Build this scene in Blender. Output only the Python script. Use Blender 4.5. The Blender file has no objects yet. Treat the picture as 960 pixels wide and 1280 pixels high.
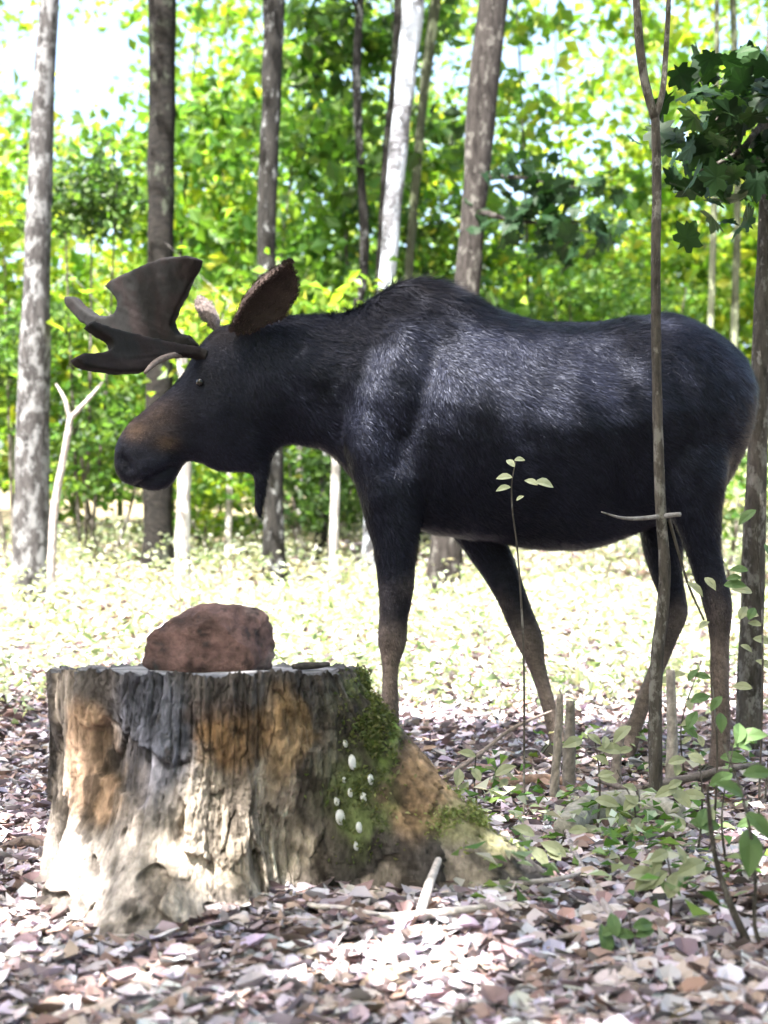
import bpy, bmesh, math, random
import numpy as np
from mathutils import Vector, Matrix

random.seed(7)
RNG = np.random.default_rng(7)
SC = bpy.context.scene
COL = SC.collection
RAD = math.radians

# ------------------------------------------------------------------ camera, sky, sun, exposure
F, HX, HY, CAMZ = 1700.0, 480.0, 690.0, 0.90       # focal length in photo pixels, horizon row, camera height
cam_d = bpy.data.cameras.new('camera')
cam = bpy.data.objects.new('camera', cam_d); COL.objects.link(cam)
cam.location = (0, 0, CAMZ); cam.rotation_euler = (RAD(90), 0, 0)
cam_d.sensor_fit = 'HORIZONTAL'; cam_d.sensor_width = 36; cam_d.lens = 36 * F / 960
cam_d.shift_y = (HY - 640) / 960
cam_d.clip_start = 0.05; cam_d.clip_end = 2000
cam_d.dof.use_dof = True; cam_d.dof.focus_distance = 4.4; cam_d.dof.aperture_fstop = 3.4
SC.camera = cam

SUN = Vector((-0.30, -0.46, 0.84)).normalized()      # direction towards the sun
world = bpy.data.worlds.new('World'); SC.world = world; world.use_nodes = True
wn = world.node_tree.nodes; wl = world.node_tree.links
sky = wn.new('ShaderNodeTexSky'); sky.sky_type = 'NISHITA'; sky.sun_disc = False
sky.sun_elevation = math.asin(SUN.z); sky.sun_rotation = math.atan2(SUN.x, SUN.y)
sky.dust_density = 6.0; sky.ozone_density = 1.0
bg = wn['Background']; bg.inputs['Strength'].default_value = 0.12
wl.new(sky.outputs[0], bg.inputs['Color'])
sun_d = bpy.data.lights.new('sun', 'SUN'); sun_d.energy = 4.5; sun_d.angle = RAD(0.53); sun_d.color = (1, .965, .92)
sun = bpy.data.objects.new('sun', sun_d); COL.objects.link(sun); sun.location = (0, 0, 30)
sun.rotation_euler = SUN.to_track_quat('Z', 'Y').to_euler()
SC.view_settings.view_transform = 'Standard'; SC.view_settings.look = 'None'
SC.view_settings.exposure = 2.8; SC.view_settings.gamma = 1.0
SC.render.engine = 'CYCLES'
cy = SC.cycles
cy.use_denoising = True; cy.max_bounces = 7; cy.diffuse_bounces = 4; cy.transmission_bounces = 5
cy.glossy_bounces = 2; cy.transparent_max_bounces = 4; cy.sample_clamp_indirect = 6
cy.caustics_reflective = False; cy.caustics_refractive = False

# ------------------------------------------------------------------ helpers
def at(px, py, Y):
    return Vector(((px - HX) / F * Y, Y, CAMZ + (HY - py) / F * Y))
def proj(P):
    P = np.asarray(P, float)
    return HX + P[..., 0] / P[..., 1] * F, HY - (P[..., 2] - CAMZ) / P[..., 1] * F

def _hash(i, j, k, s):
    n = (i * 374761393 + j * 668265263 + k * 2147483647 + s * 974711) & 0xffffffff
    n = ((n ^ (n >> 13)) * 1274126177) & 0xffffffff
    n = n ^ (n >> 16)
    return (n & 0xffff) / 32767.5 - 1.0
def vnoise(P, s=0):
    P = np.asarray(P, float); I = np.floor(P).astype(np.int64); f = P - I; f = f * f * (3 - 2 * f)
    out = 0
    for a in (0, 1):
        for b in (0, 1):
            for c in (0, 1):
                w = (f[..., 0] if a else 1 - f[..., 0]) * (f[..., 1] if b else 1 - f[..., 1]) * (f[..., 2] if c else 1 - f[..., 2])
                out = out + w * _hash(I[..., 0] + a, I[..., 1] + b, I[..., 2] + c, s)
    return out
def fbm(P, s=0, o=4):
    P = np.asarray(P, float); t = 0; a = .55
    for q in range(o):
        t = t + a * vnoise(P * 2 ** q, s + q * 17); a *= .5
    return t
def sstep(a, b, x):
    t = np.clip((np.asarray(x, float) - a) / (b - a), 0, 1); return t * t * (3 - 2 * t)

def softplus(x): return np.where(x > 20, x, np.log1p(np.exp(np.minimum(x, 20))))
def gz(x, y):
    x = np.asarray(x, float); y = np.asarray(y, float)
    z = .10 * .8 * softplus((y - 5.8) / .8) - .085 * 5 * softplus((y - 34) / 5)
    P = np.stack([x, y, np.zeros_like(x)], -1)
    return z + .035 * vnoise(P * .9, 3) * sstep(0, 2, np.hypot(x, y)) + .015 * vnoise(P * 3.1, 5) + .10 * vnoise(P * .12, 8) * sstep(7, 16, y)
def gzf(x, y): return float(gz(np.array([x]), np.array([y]))[0])

def mesh_np(name, V, Fc, smooth=True):
    me = bpy.data.meshes.new(name)
    V = np.asarray(V, np.float32)
    if isinstance(Fc, np.ndarray):
        n, k = Fc.shape
        me.vertices.add(len(V)); me.vertices.foreach_set('co', V.ravel())
        me.loops.add(n * k); me.loops.foreach_set('vertex_index', Fc.astype(np.int32).ravel())
        me.polygons.add(n); me.polygons.foreach_set('loop_start', np.arange(0, n * k, k, dtype=np.int32))
        me.update(calc_edges=True)
    else:
        me.from_pydata([tuple(v) for v in V], [], Fc)
    me.polygons.foreach_set('use_smooth', np.full(len(me.polygons), smooth, dtype=bool))
    me.validate(); me.update()
    return me
def setcol(me, C):
    a = me.attributes.new('col', 'FLOAT_COLOR', 'POINT')
    C = np.asarray(C, np.float32)
    if C.shape[1] == 3: C = np.concatenate([C, np.ones((len(C), 1), np.float32)], 1)
    a.data.foreach_set('color', C.ravel())
def obj(name, me, mat=None, parent=None, loc=None):
    o = bpy.data.objects.new(name, me); COL.objects.link(o)
    if mat and me is not None and not len(me.materials): me.materials.append(mat)
    if parent is not None:
        o.parent = parent
        o.matrix_parent_inverse = Matrix.Translation(parent.location).inverted()
    if loc is not None: o.location = loc
    return o
def tag(o, label, cat, group=None, kind=None):
    if label: o['label'] = label
    if cat: o['category'] = cat
    if group: o['group'] = group
    if kind: o['kind'] = kind
    return o
def thing(name, label, cat, loc, group=None):
    o = bpy.data.objects.new(name, None); COL.objects.link(o); o.location = loc; o.empty_display_size = .1
    return tag(o, label, cat, group)

# ------------------------------------------------------------------ materials
def newmat(name):
    m = bpy.data.materials.new(name); m.use_nodes = True
    nt = m.node_tree; b = nt.nodes['Principled BSDF']
    return m, nt, b, (lambda t: nt.nodes.new(t)), nt.links.new
def leaf_mat(name, rough=.5, transl=.45, boost=1.5, spec=.35):
    m, nt, b, N, L = newmat(name)
    a = N('ShaderNodeAttribute'); a.attribute_name = 'col'
    L(a.outputs['Color'], b.inputs['Base Color']); b.inputs['Roughness'].default_value = rough
    b.inputs['Specular IOR Level'].default_value = spec
    if transl:
        t = N('ShaderNodeBsdfTranslucent'); g = N('ShaderNodeVectorMath'); g.operation = 'MULTIPLY'
        g.inputs[1].default_value = (boost * 1.05, boost * 1.1, boost * .5)
        L(a.outputs['Color'], g.inputs[0]); L(g.outputs[0], t.inputs['Color'])
        mx = N('ShaderNodeMixShader'); mx.inputs[0].default_value = transl
        L(b.outputs[0], mx.inputs[1]); L(t.outputs[0], mx.inputs[2]); L(mx.outputs[0], nt.nodes['Material Output'].inputs['Surface'])
    return m
def attr_mat(name, rough=.8, spec=.3, bump=.3, bscale=60, mottle=.35, stretch=(1, 1, 1)):
    m, nt, b, N, L = newmat(name)
    a = N('ShaderNodeAttribute'); a.attribute_name = 'col'
    tc = N('ShaderNodeTexCoord'); mp = N('ShaderNodeMapping'); mp.inputs['Scale'].default_value = stretch
    L(tc.outputs['Object'], mp.inputs[0])
    n = N('ShaderNodeTexNoise'); n.inputs['Scale'].default_value = bscale; n.inputs['Detail'].default_value = 6
    n.inputs['Roughness'].default_value = .65
    L(mp.outputs[0], n.inputs['Vector'])
    r = N('ShaderNodeMapRange'); r.inputs[1].default_value = .3; r.inputs[2].default_value = .7
    r.inputs[3].default_value = 1 - mottle; r.inputs[4].default_value = 1 + mottle
    L(n.outputs[0], r.inputs[0])
    v = N('ShaderNodeVectorMath'); v.operation = 'SCALE'; L(a.outputs['Color'], v.inputs[0]); L(r.outputs[0], v.inputs['Scale'])
    L(v.outputs[0], b.inputs['Base Color'])
    b.inputs['Roughness'].default_value = rough; b.inputs['Specular IOR Level'].default_value = spec
    if bump:
        bp = N('ShaderNodeBump'); bp.inputs['Strength'].default_value = bump; bp.inputs['Distance'].default_value = .02
        L(n.outputs[0], bp.inputs['Height']); L(bp.outputs[0], b.inputs['Normal'])
    return m
def bark_mat(name, dark, mid, lichen, lich_amt=.5, sc=1.0, band=False):
    m, nt, b, N, L = newmat(name)
    tc = N('ShaderNodeTexCoord'); mp = N('ShaderNodeMapping')
    mp.inputs['Scale'].default_value = (9 * sc, 9 * sc, (22 if band else 2.2) * sc)
    L(tc.outputs['Object'], mp.inputs[0])
    n = N('ShaderNodeTexNoise'); n.inputs['Scale'].default_value = 1.6; n.inputs['Detail'].default_value = 8; n.inputs['Roughness'].default_value = .7
    L(mp.outputs[0], n.inputs['Vector'])
    cr = N('ShaderNodeValToRGB'); e = cr.color_ramp.elements
    e[0].position = .36; e[0].color = (*dark, 1); e[1].position = .64; e[1].color = (*mid, 1)
    L(n.outputs[0], cr.inputs[0])
    n2 = N('ShaderNodeTexNoise'); n2.inputs['Scale'].default_value = 7.0 * sc; n2.inputs['Detail'].default_value = 6; n2.inputs['Roughness'].default_value = .7
    mp2 = N('ShaderNodeMapping'); mp2.inputs['Scale'].default_value = (1, 1, .55); L(tc.outputs['Object'], mp2.inputs[0]); L(mp2.outputs[0], n2.inputs['Vector'])
    r = N('ShaderNodeMapRange'); p = .62 - .22 * lich_amt
    r.inputs[1].default_value = p; r.inputs[2].default_value = p + .08; L(n2.outputs[0], r.inputs[0])
    mx = N('ShaderNodeMix'); mx.data_type = 'RGBA'; mx.inputs[7].default_value = (*lichen, 1)
    L(r.outputs[0], mx.inputs[0]); L(cr.outputs[0], mx.inputs[6]); L(mx.outputs[2], b.inputs['Base Color'])
    b.inputs['Roughness'].default_value = .9; b.inputs['Specular IOR Level'].default_value = .2
    bp = N('ShaderNodeBump'); bp.inputs['Strength'].default_value = 1.0; bp.inputs['Distance'].default_value = .05
    L(n.outputs[0], bp.inputs['Height']); L(bp.outputs[0], b.inputs['Normal'])
    return m

M_LEAF = leaf_mat('leaf_green', .45, .5, 1.7)
M_LEAFN = leaf_mat('leaf_near', .55, .25, 1.2, .2)
M_LITTER = leaf_mat('leaf_dry', .75, 0, 1, .25)
M_COVER = leaf_mat('leaf_groundcover', .55, .35, 1.3)
M_WOOD = attr_mat('stump_wood', .9, .15, .8, 70, .40, (1, 1, .45))
M_ROCK = attr_mat('rock', .8, .35, .7, 34, .45)
M_MOSS = attr_mat('moss', .95, .1, .9, 90, .5)
M_COAT = attr_mat('coat', .6, .12, .35, 45, .45, (.6, 1, 1.4))
M_FUR = leaf_mat('fur', .45, 0, 1, .22)
M_FUR.node_tree.nodes['Principled BSDF'].inputs['Specular Tint'].default_value = (.72, .78, 1, 1)
M_ANTLER = attr_mat('velvet', .85, .2, .12, 160, .3)
M_GROUND = attr_mat('soil', .95, .15, .8, 22, .45)
M_TWIG = attr_mat('twig_bark', .85, .25, .5, 45, .35, (1, 1, 1))
M_FUNG = attr_mat('fungus', .7, .3, .2, 60, .15)
BK_GREY = bark_mat('bark_grey', (.018, .017, .017), (.085, .08, .08), (.19, .193, .197), .6, 1.6)
BK_DARK = bark_mat('bark_dark', (.005, .005, .005), (.024, .021, .018), (.07, .08, .06), .25, 1, True)
BK_MAPLE = bark_mat('bark_maple', (.006, .006, .006), (.032, .03, .027), (.22, .23, .23), .30, 1.5)
BK_BIRCH = bark_mat('bark_birch', (.05, .045, .045), (.24, .25, .28), (.42, .46, .52), .7, .8, True)
BK_BROWN = bark_mat('bark_brown', (.010, .008, .007), (.052, .046, .043), (.12, .115, .105), .35, 1.7)
BK_GREEN = bark_mat('bark_green', (.03, .033, .02), (.08, .09, .055), (.24, .27, .17), .45)
BK_SLIM = bark_mat('bark_slim', (.05, .044, .037), (.15, .13, .11), (.26, .245, .22), .45, 2.5)
BK_PALE = bark_mat('bark_pale', (.16, .15, .14), (.36, .34, .33), (.5, .5, .48), .55)
m, nt, b, N_, L_ = newmat('eye'); b.inputs['Base Color'].default_value = (.006, .005, .004, 1); b.inputs['Roughness'].default_value = .08; M_EYE = m
m, nt, b, N_, L_ = newmat('horn'); b.inputs['Base Color'].default_value = (.03, .025, .022, 1); b.inputs['Roughness'].default_value = .45; M_HOOF = m

# ------------------------------------------------------------------ leaf builders (numpy)
def frames(n, up=.6, rng=RNG):
    """random leaf frames: direction d (along the leaf) and normal nn; up = how flat they lie"""
    nn = rng.normal(size=(n, 3)); nn /= np.linalg.norm(nn, axis=1)[:, None]
    nn = nn * (1 - up) + np.array([0, 0, 1.0]) * up; nn /= np.linalg.norm(nn, axis=1)[:, None]
    d = rng.normal(size=(n, 3)); d -= (d * nn).sum(1)[:, None] * nn; d /= np.linalg.norm(d, axis=1)[:, None]
    return d, nn
def leaves(C, size, up=.5, width=.62, fold=.18, rng=RNG, six=False):
    n = len(C); d, nn = frames(n, up, rng); s = np.cross(nn, d)
    size = np.asarray(size).reshape(-1, 1) * np.ones((n, 1)); w = size * width * .5
    fo = size * fold * rng.uniform(.3, 1.5, (n, 1)) * rng.choice([-1, 1], (n, 1), p=[.3, .7])
    if not six:
        V = np.stack([C - d * size * .5, C + s * w + nn * fo, C + d * size * .5 - nn * fo * .5, C - s * w + nn * fo], 1).reshape(-1, 3)
        b = np.arange(n)[:, None] * 4
        Fc = np.concatenate([b + [0, 1, 2], b + [0, 2, 3]], 1).reshape(-1, 3); k = 4
    else:
        cu = size * rng.uniform(-.05, .3, (n, 1))
        V = np.stack([C - d * size * .5 + nn * cu, C - d * size * .18 + s * w * .85 + nn * fo, C + d * size * .18 + s * w + nn * fo * 1.2,
                      C + d * size * .5 + nn * cu, C + d * size * .2 - s * w + nn * fo, C - d * size * .18 - s * w * .85 + nn * fo * .8, C], 1).reshape(-1, 3)
        b = np.arange(n)[:, None] * 7
        Fc = np.concatenate([b + [6, i, (i + 1) % 6] for i in range(6)], 1).reshape(-1, 3); k = 7
    return V, Fc, k
def pick(pal, n, rng=RNG, jit=.25):
    pal = np.array(pal); C = pal[rng.integers(0, len(pal), n)]
    return np.clip(C * rng.uniform(1 - jit, 1 + jit, (n, 1)) * rng.uniform(.92, 1.08, (n, 3)), 0, .8)
def leaf_obj(name, C, size, pal, mat, parent=None, up=.5, width=.62, six=False, rng=RNG, fold=.18, jit=.25):
    V, Fc, k = leaves(np.asarray(C, float), size, up, width, fold, rng, six)
    me = mesh_np(name, V, Fc, False); setcol(me, np.repeat(pick(pal, len(C), rng, jit), k, 0))
    return obj(name, me, mat, parent)

MAPLE = [(0, -.46), (.06, -.30), (.22, -.36), (.34, -.28), (.27, -.16), (.42, -.04), (.47, .08), (.33, .10), (.24, .12), (.25, .27), (.14, .26), (.09, .40), (0, .50),
         (-.09, .40), (-.14, .26), (-.25, .27), (-.24, .12), (-.33, .10), (-.47, .08), (-.42, -.04), (-.27, -.16), (-.34, -.28), (-.22, -.36), (-.06, -.30)]
OVAL = [(0, -.5), (.13, -.38), (.24, -.15), (.25, .08), (.16, .3), (0, .52), (-.16, .3), (-.25, .08), (-.24, -.15), (-.13, -.38)]
def leaf_proto(name, outline, col, bend=.15, fold=.12):
    V = [(0, -.12, 0)] + [(x, y, -bend * (y + .1) ** 2 * 1.6 + fold * abs(x)) for x, y in outline]
    n = len(outline)
    me = mesh_np(name, V, [(0, i + 1, (i + 1) % n + 1) for i in range(n)], False)
    setcol(me, np.tile(np.array(col), (n + 1, 1)) * np.random.default_rng(3).uniform(.85, 1.15, (n + 1, 1)))
    return me
def place_leaf(name, me, mat, pos, size, parent, rng=random, up=.5, face=None):
    nn = Vector((rng.gauss(0, 1), rng.gauss(0, 1), rng.gauss(0, 1))).normalized() * (1 - up) + Vector((0, 0, up))
    if face is not None: nn = Vector(face) + nn * .5
    o = obj(name, me, mat, parent)
    q = nn.to_track_quat('Z', 'Y').to_matrix() @ Matrix.Rotation(rng.uniform(0, 6.283), 3, 'Z')
    M = Matrix.Translation(pos) @ q.to_4x4() @ Matrix.Diagonal((size, size, size, 1))
    o.matrix_basis = M
    return o

# ------------------------------------------------------------------ tubes
def tube(name, pts, radii, seg=12, rough=0.0, nseg=None, seed=0, flat=None):
    """smooth tapered tube through pts; returns mesh"""
    P = np.array([tuple(p) for p in pts], float); R = np.array(radii, float)
    t = np.r_[0, np.cumsum(np.linalg.norm(np.diff(P, axis=0), axis=1))]
    n = nseg or max(len(P) * 4, 8)
    u = np.linspace(0, t[-1], n)
    # Catmull-Rom-ish: cubic hermite with finite differences
    g = np.gradient(P, t, axis=0) if len(P) > 2 else np.tile((P[-1] - P[0]) / t[-1], (2, 1))
    idx = np.clip(np.searchsorted(t, u, 'right') - 1, 0, len(P) - 2)
    h = (t[idx + 1] - t[idx])[:, None]; s = ((u - t[idx])[:, None]) / h
    Q = (2 * s ** 3 - 3 * s ** 2 + 1) * P[idx] + (s ** 3 - 2 * s ** 2 + s) * h * g[idx] + (-2 * s ** 3 + 3 * s ** 2) * P[idx + 1] + (s ** 3 - s ** 2) * h * g[idx + 1]
    r = np.interp(u, t, R)
    T = np.gradient(Q, axis=0); T /= np.linalg.norm(T, axis=1)[:, None]
    ref = np.array([0, 1.0, 0]) if abs(T[:, 1]).max() < .9 else np.array([1.0, 0, .1])
    A = np.cross(T, ref); A /= np.linalg.norm(A, axis=1)[:, None]; B = np.cross(T, A)
    th = np.linspace(0, 2 * np.pi, seg, endpoint=False)
    V = Q[:, None, :] + r[:, None, None] * (np.cos(th)[None, :, None] * A[:, None, :] + np.sin(th)[None, :, None] * B[:, None, :])
    if rough:
        nz = fbm(np.stack([V[..., 0], V[..., 1], V[..., 2] * .45], -1) / max(R.max(), .01) * .9 + seed * 7.3, seed, 3)
        V = V + (V - Q[:, None, :]) * (rough * nz)[..., None]
    V = V.reshape(-1, 3)
    i = np.arange(n - 1)[:, None]; j = np.arange(seg)[None, :]; j2 = (j + 1) % seg
    Fc = np.stack([i * seg + j, i * seg + j2, (i + 1) * seg + j2, (i + 1) * seg + j], -1).reshape(-1, 4)
    V = np.concatenate([V, Q[:1], Q[-1:]]); nb = len(V)
    faces = [tuple(f) for f in Fc] + [(nb - 2, (q + 1) % seg, q) for q in range(seg)] + [(nb - 1, (n - 1) * seg + q, (n - 1) * seg + (q + 1) % seg) for q in range(seg)]
    return mesh_np(name, V, faces, True)
def colour_all(me, c, seed=1, jit=.2):
    n = len(me.vertices); setcol(me, np.array(c)[None, :] * np.random.default_rng(seed).uniform(1 - jit, 1 + jit, (n, 1)))
    return me

# ================================================================== GROUND
def build_ground():
    # near fine patch and far sheet in a single graded grid
    ys = np.r_[np.linspace(-60, -2, 16), np.linspace(-1.2, 2.0, 12), np.arange(2.1, 9, .07), np.linspace(9.1, 40, 90), np.geomspace(43, 900, 24)]
    xs = np.r_[-np.geomspace(900, 6.5, 34), np.linspace(-6, -2.3, 28), np.arange(-2.2, 2.21, .07), np.linspace(2.3, 6, 28), np.geomspace(6.5, 900, 34)]
    X, Y = np.meshgrid(xs, ys); Z = gz(X, Y)
    near = (np.abs(X) < 3) & (Y > 1.8) & (Y < 9)
    P = np.stack([X, Y, Z], -1)
    Z = Z + np.where(near, .014 * fbm(P * 9, 4, 2), 0); P[..., 2] = Z
    ny, nx = X.shape; i = np.arange(ny - 1)[:, None]; j = np.arange(nx - 1)[None, :]
    Fc = np.stack([i * nx + j, i * nx + j + 1, (i + 1) * nx + j + 1, (i + 1) * nx + j], -1).reshape(-1, 4)
    me = mesh_np('ground', P.reshape(-1, 3), Fc)
    f = fbm(P.reshape(-1, 3) * 2.2, 9, 3)[:, None]
    C = np.array([.17, .135, .12]) * (1 + .5 * f) + np.array([.05, .05, .0]) * sstep(6, 10, P.reshape(-1, 3)[:, 1])[:, None]
    setcol(me, np.clip(C, .03, .4))
    return tag(obj('ground', me, M_GROUND), 'forest floor of bare soil rising gently towards the trees', None, None, 'structure')
ground = build_ground()

# --- stump footprint: keep litter out of it
SX, SY, SR = (262 - HX) / F * 3.75, 3.75, .408
def in_stump(x, y, pad=1.0):
    return np.hypot(x - SX, y - SY) < SR * pad

LIT = [(.86 * c[0], .86 * c[1], .96 * c[2]) for c in [(.42, .35, .32), (.36, .29, .27), (.50, .44, .42), (.30, .21, .17), (.46, .42, .42), (.24, .17, .15), (.40, .36, .38), (.55, .50, .47), (.34, .24, .18), (.16, .12, .11), (.5, .47, .46), (.47, .43, .43)]]
def litter():
    # the far/small mass: one stuff object
    n = 66000
    Y = 2.2 + (RNG.random(n) ** 1.35) * 6.5; X = RNG.uniform(-1, 1, n) * (Y * .36 + .55)
    ok = ~in_stump(X, Y, .95); X, Y = X[ok], Y[ok]
    hump = .02 * RNG.random(len(X)) ** 2
    C = np.stack([X, Y, gz(X, Y) + .006 + hump], -1)
    patch = fbm(C * 1.7, 31, 2)
    o = leaf_obj('leaf_litter', C, RNG.uniform(.12, 1, len(C)) ** 1.5 * .075 + .012, LIT, M_LITTER, None, .72, .62, True, fold=.22, jit=.35)
    tag(o, 'pale brown dry fallen leaves covering the forest floor round the stump', 'leaf litter', None, 'stuff')
    n = 24000
    Y = 8 + RNG.random(n) * 11; X = RNG.uniform(-1, 1, n) * (Y * .48 + .6)
    C = np.stack([X, Y, gz(X, Y) + .01], -1)
    o = leaf_obj('leaf_litter', C, RNG.uniform(.06, .12, n), LIT, M_LITTER, None, .75, .65, False)
    tag(o, 'pale sunlit fallen leaves spread over the open slope behind the moose', 'leaf litter', None, 'stuff')
    n = 1500
    Y = 2.3 + RNG.random(n) * 5; X = RNG.uniform(-1, 1, n) * (Y * .31 + .3); ok = ~in_stump(X, Y, 1.05); X, Y = X[ok], Y[ok]; n = len(X)
    a_ = RNG.uniform(0, 6.28, n); Lh = RNG.uniform(.02, .11, n); d = np.stack([np.cos(a_) * Lh, np.sin(a_) * Lh, RNG.normal(0, .12, n) * Lh], -1); w = np.stack([-np.sin(a_), np.cos(a_), 0 * a_], -1) * RNG.uniform(.0012, .004, n)[:, None]
    c = np.stack([X, Y, gz(X, Y) + .022], -1); up = np.array([0, 0, .004])
    V = np.stack([c - d - w, c - d + w, c - d + up, c + d - w * .5, c + d + w * .5, c + d + up * .6], 1).reshape(-1, 3); b = np.arange(n)[:, None] * 6
    Fc = np.concatenate([b + f for f in ([0, 3, 5], [0, 5, 2], [1, 2, 5], [1, 5, 4])], 1).reshape(-1, 3)
    me = mesh_np('twigs', V, Fc, False); setcol(me, np.repeat(pick([(.30, .25, .22), (.16, .12, .10), (.42, .38, .36)], n), 6, 0))
    tag(obj('twig_litter', me, M_TWIG), 'tiny bare broken twigs strewn over the fallen leaves', 'twigs', None, 'stuff')
    # the largest ones, as pieces of the ground
    protos = [leaf_proto('leaf', sh, c, bd, fd) for sh, c, bd, fd in (
        (OVAL, (.46, .40, .38), .5, .3), (OVAL, (.34, .25, .20), .8, -.3), (OVAL, (.52, .47, .45), .3, .45), (MAPLE, (.42, .34, .30), .5, .25),
        (MAPLE, (.50, .45, .44), .9, -.2), (OVAL, (.28, .19, .15), -.5, .4), (OVAL, (.44, .41, .43), .9, .15))]
    rr = random.Random(5); k = 0
    while k < 270:
        Y = 2.5 + rr.random() ** 1.2 * 1.9; X = rr.uniform(-1, 1) * (Y * .29)
        if in_stump(X, Y, 1.12): continue
        me = protos[rr.randrange(len(protos))]
        place_leaf('leaf', me, M_LITTER, (X, Y, gzf(X, Y) + .022 + rr.random() * .012), rr.uniform(.05, .085) * (1.1 if len(me.vertices) > 12 else 1), ground, rr, .74)
        k += 1
litter()

GRN = [(.075, .15, .025), (.10, .19, .03), (.055, .12, .025), (.13, .21, .04), (.07, .15, .04)]
YEL = [(.20, .27, .025), (.27, .30, .04), (.14, .23, .025), (.17, .26, .035), (.10, .19, .025)]
DRK = [(.035, .075, .02), (.05, .10, .025), (.03, .06, .02), (.07, .12, .03)]
PAL = [(.34, .37, .28), (.40, .42, .35), (.29, .34, .23), (.44, .44, .39), (.20, .27, .15)]

def ground_cover():
    # sunlit low plants on the slope behind the moose
    n = 1300; cs = []
    Y = 6.4 + RNG.random(n) ** .9 * 10; X = RNG.uniform(-1, 1, n) * (Y * .46 + .4)
    Cs = []
    for x, y in zip(X, Y):
        k = RNG.integers(14, 40); h = RNG.uniform(.08, .38)
        p = RNG.normal(size=(k, 3)) * [.16, .16, 0]; p[:, 2] = RNG.random(k) * h
        p[:, 0] += x; p[:, 1] += y; Cs.append(p)
    C = np.concatenate(Cs); C[:, 2] += gz(C[:, 0], C[:, 1]) + .02
    o = leaf_obj('ground_cover', C, RNG.uniform(.035, .085, len(C)), PAL, M_COVER, None, .55, .5)
    tag(o, 'pale green low plants covering the sunlit slope behind the moose', 'ground cover', None, 'stuff')
    # sparse low greenery to the right of the stump
    n = 70; Cs = []
    for i in range(n):
        px = RNG.uniform(560, 1000); Yy = RNG.uniform(3.2, 5.6); x = (px - HX) / F * Yy
        k = RNG.integers(4, 12); p = RNG.normal(size=(k, 3)) * [.06, .06, 0]; p[:, 2] = RNG.random(k) * .12
        p += [x, Yy, 0]; Cs.append(p)
    C = np.concatenate(Cs); C[:, 2] += gz(C[:, 0], C[:, 1]) + .02
    o = leaf_obj('ground_cover', C, RNG.uniform(.035, .07, len(C)), PAL + GRN, M_COVER, None, .7, .5)
    tag(o, 'small green seedlings sprouting through fallen leaves right of the stump', 'ground cover', None, 'stuff')
ground_cover()

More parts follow.
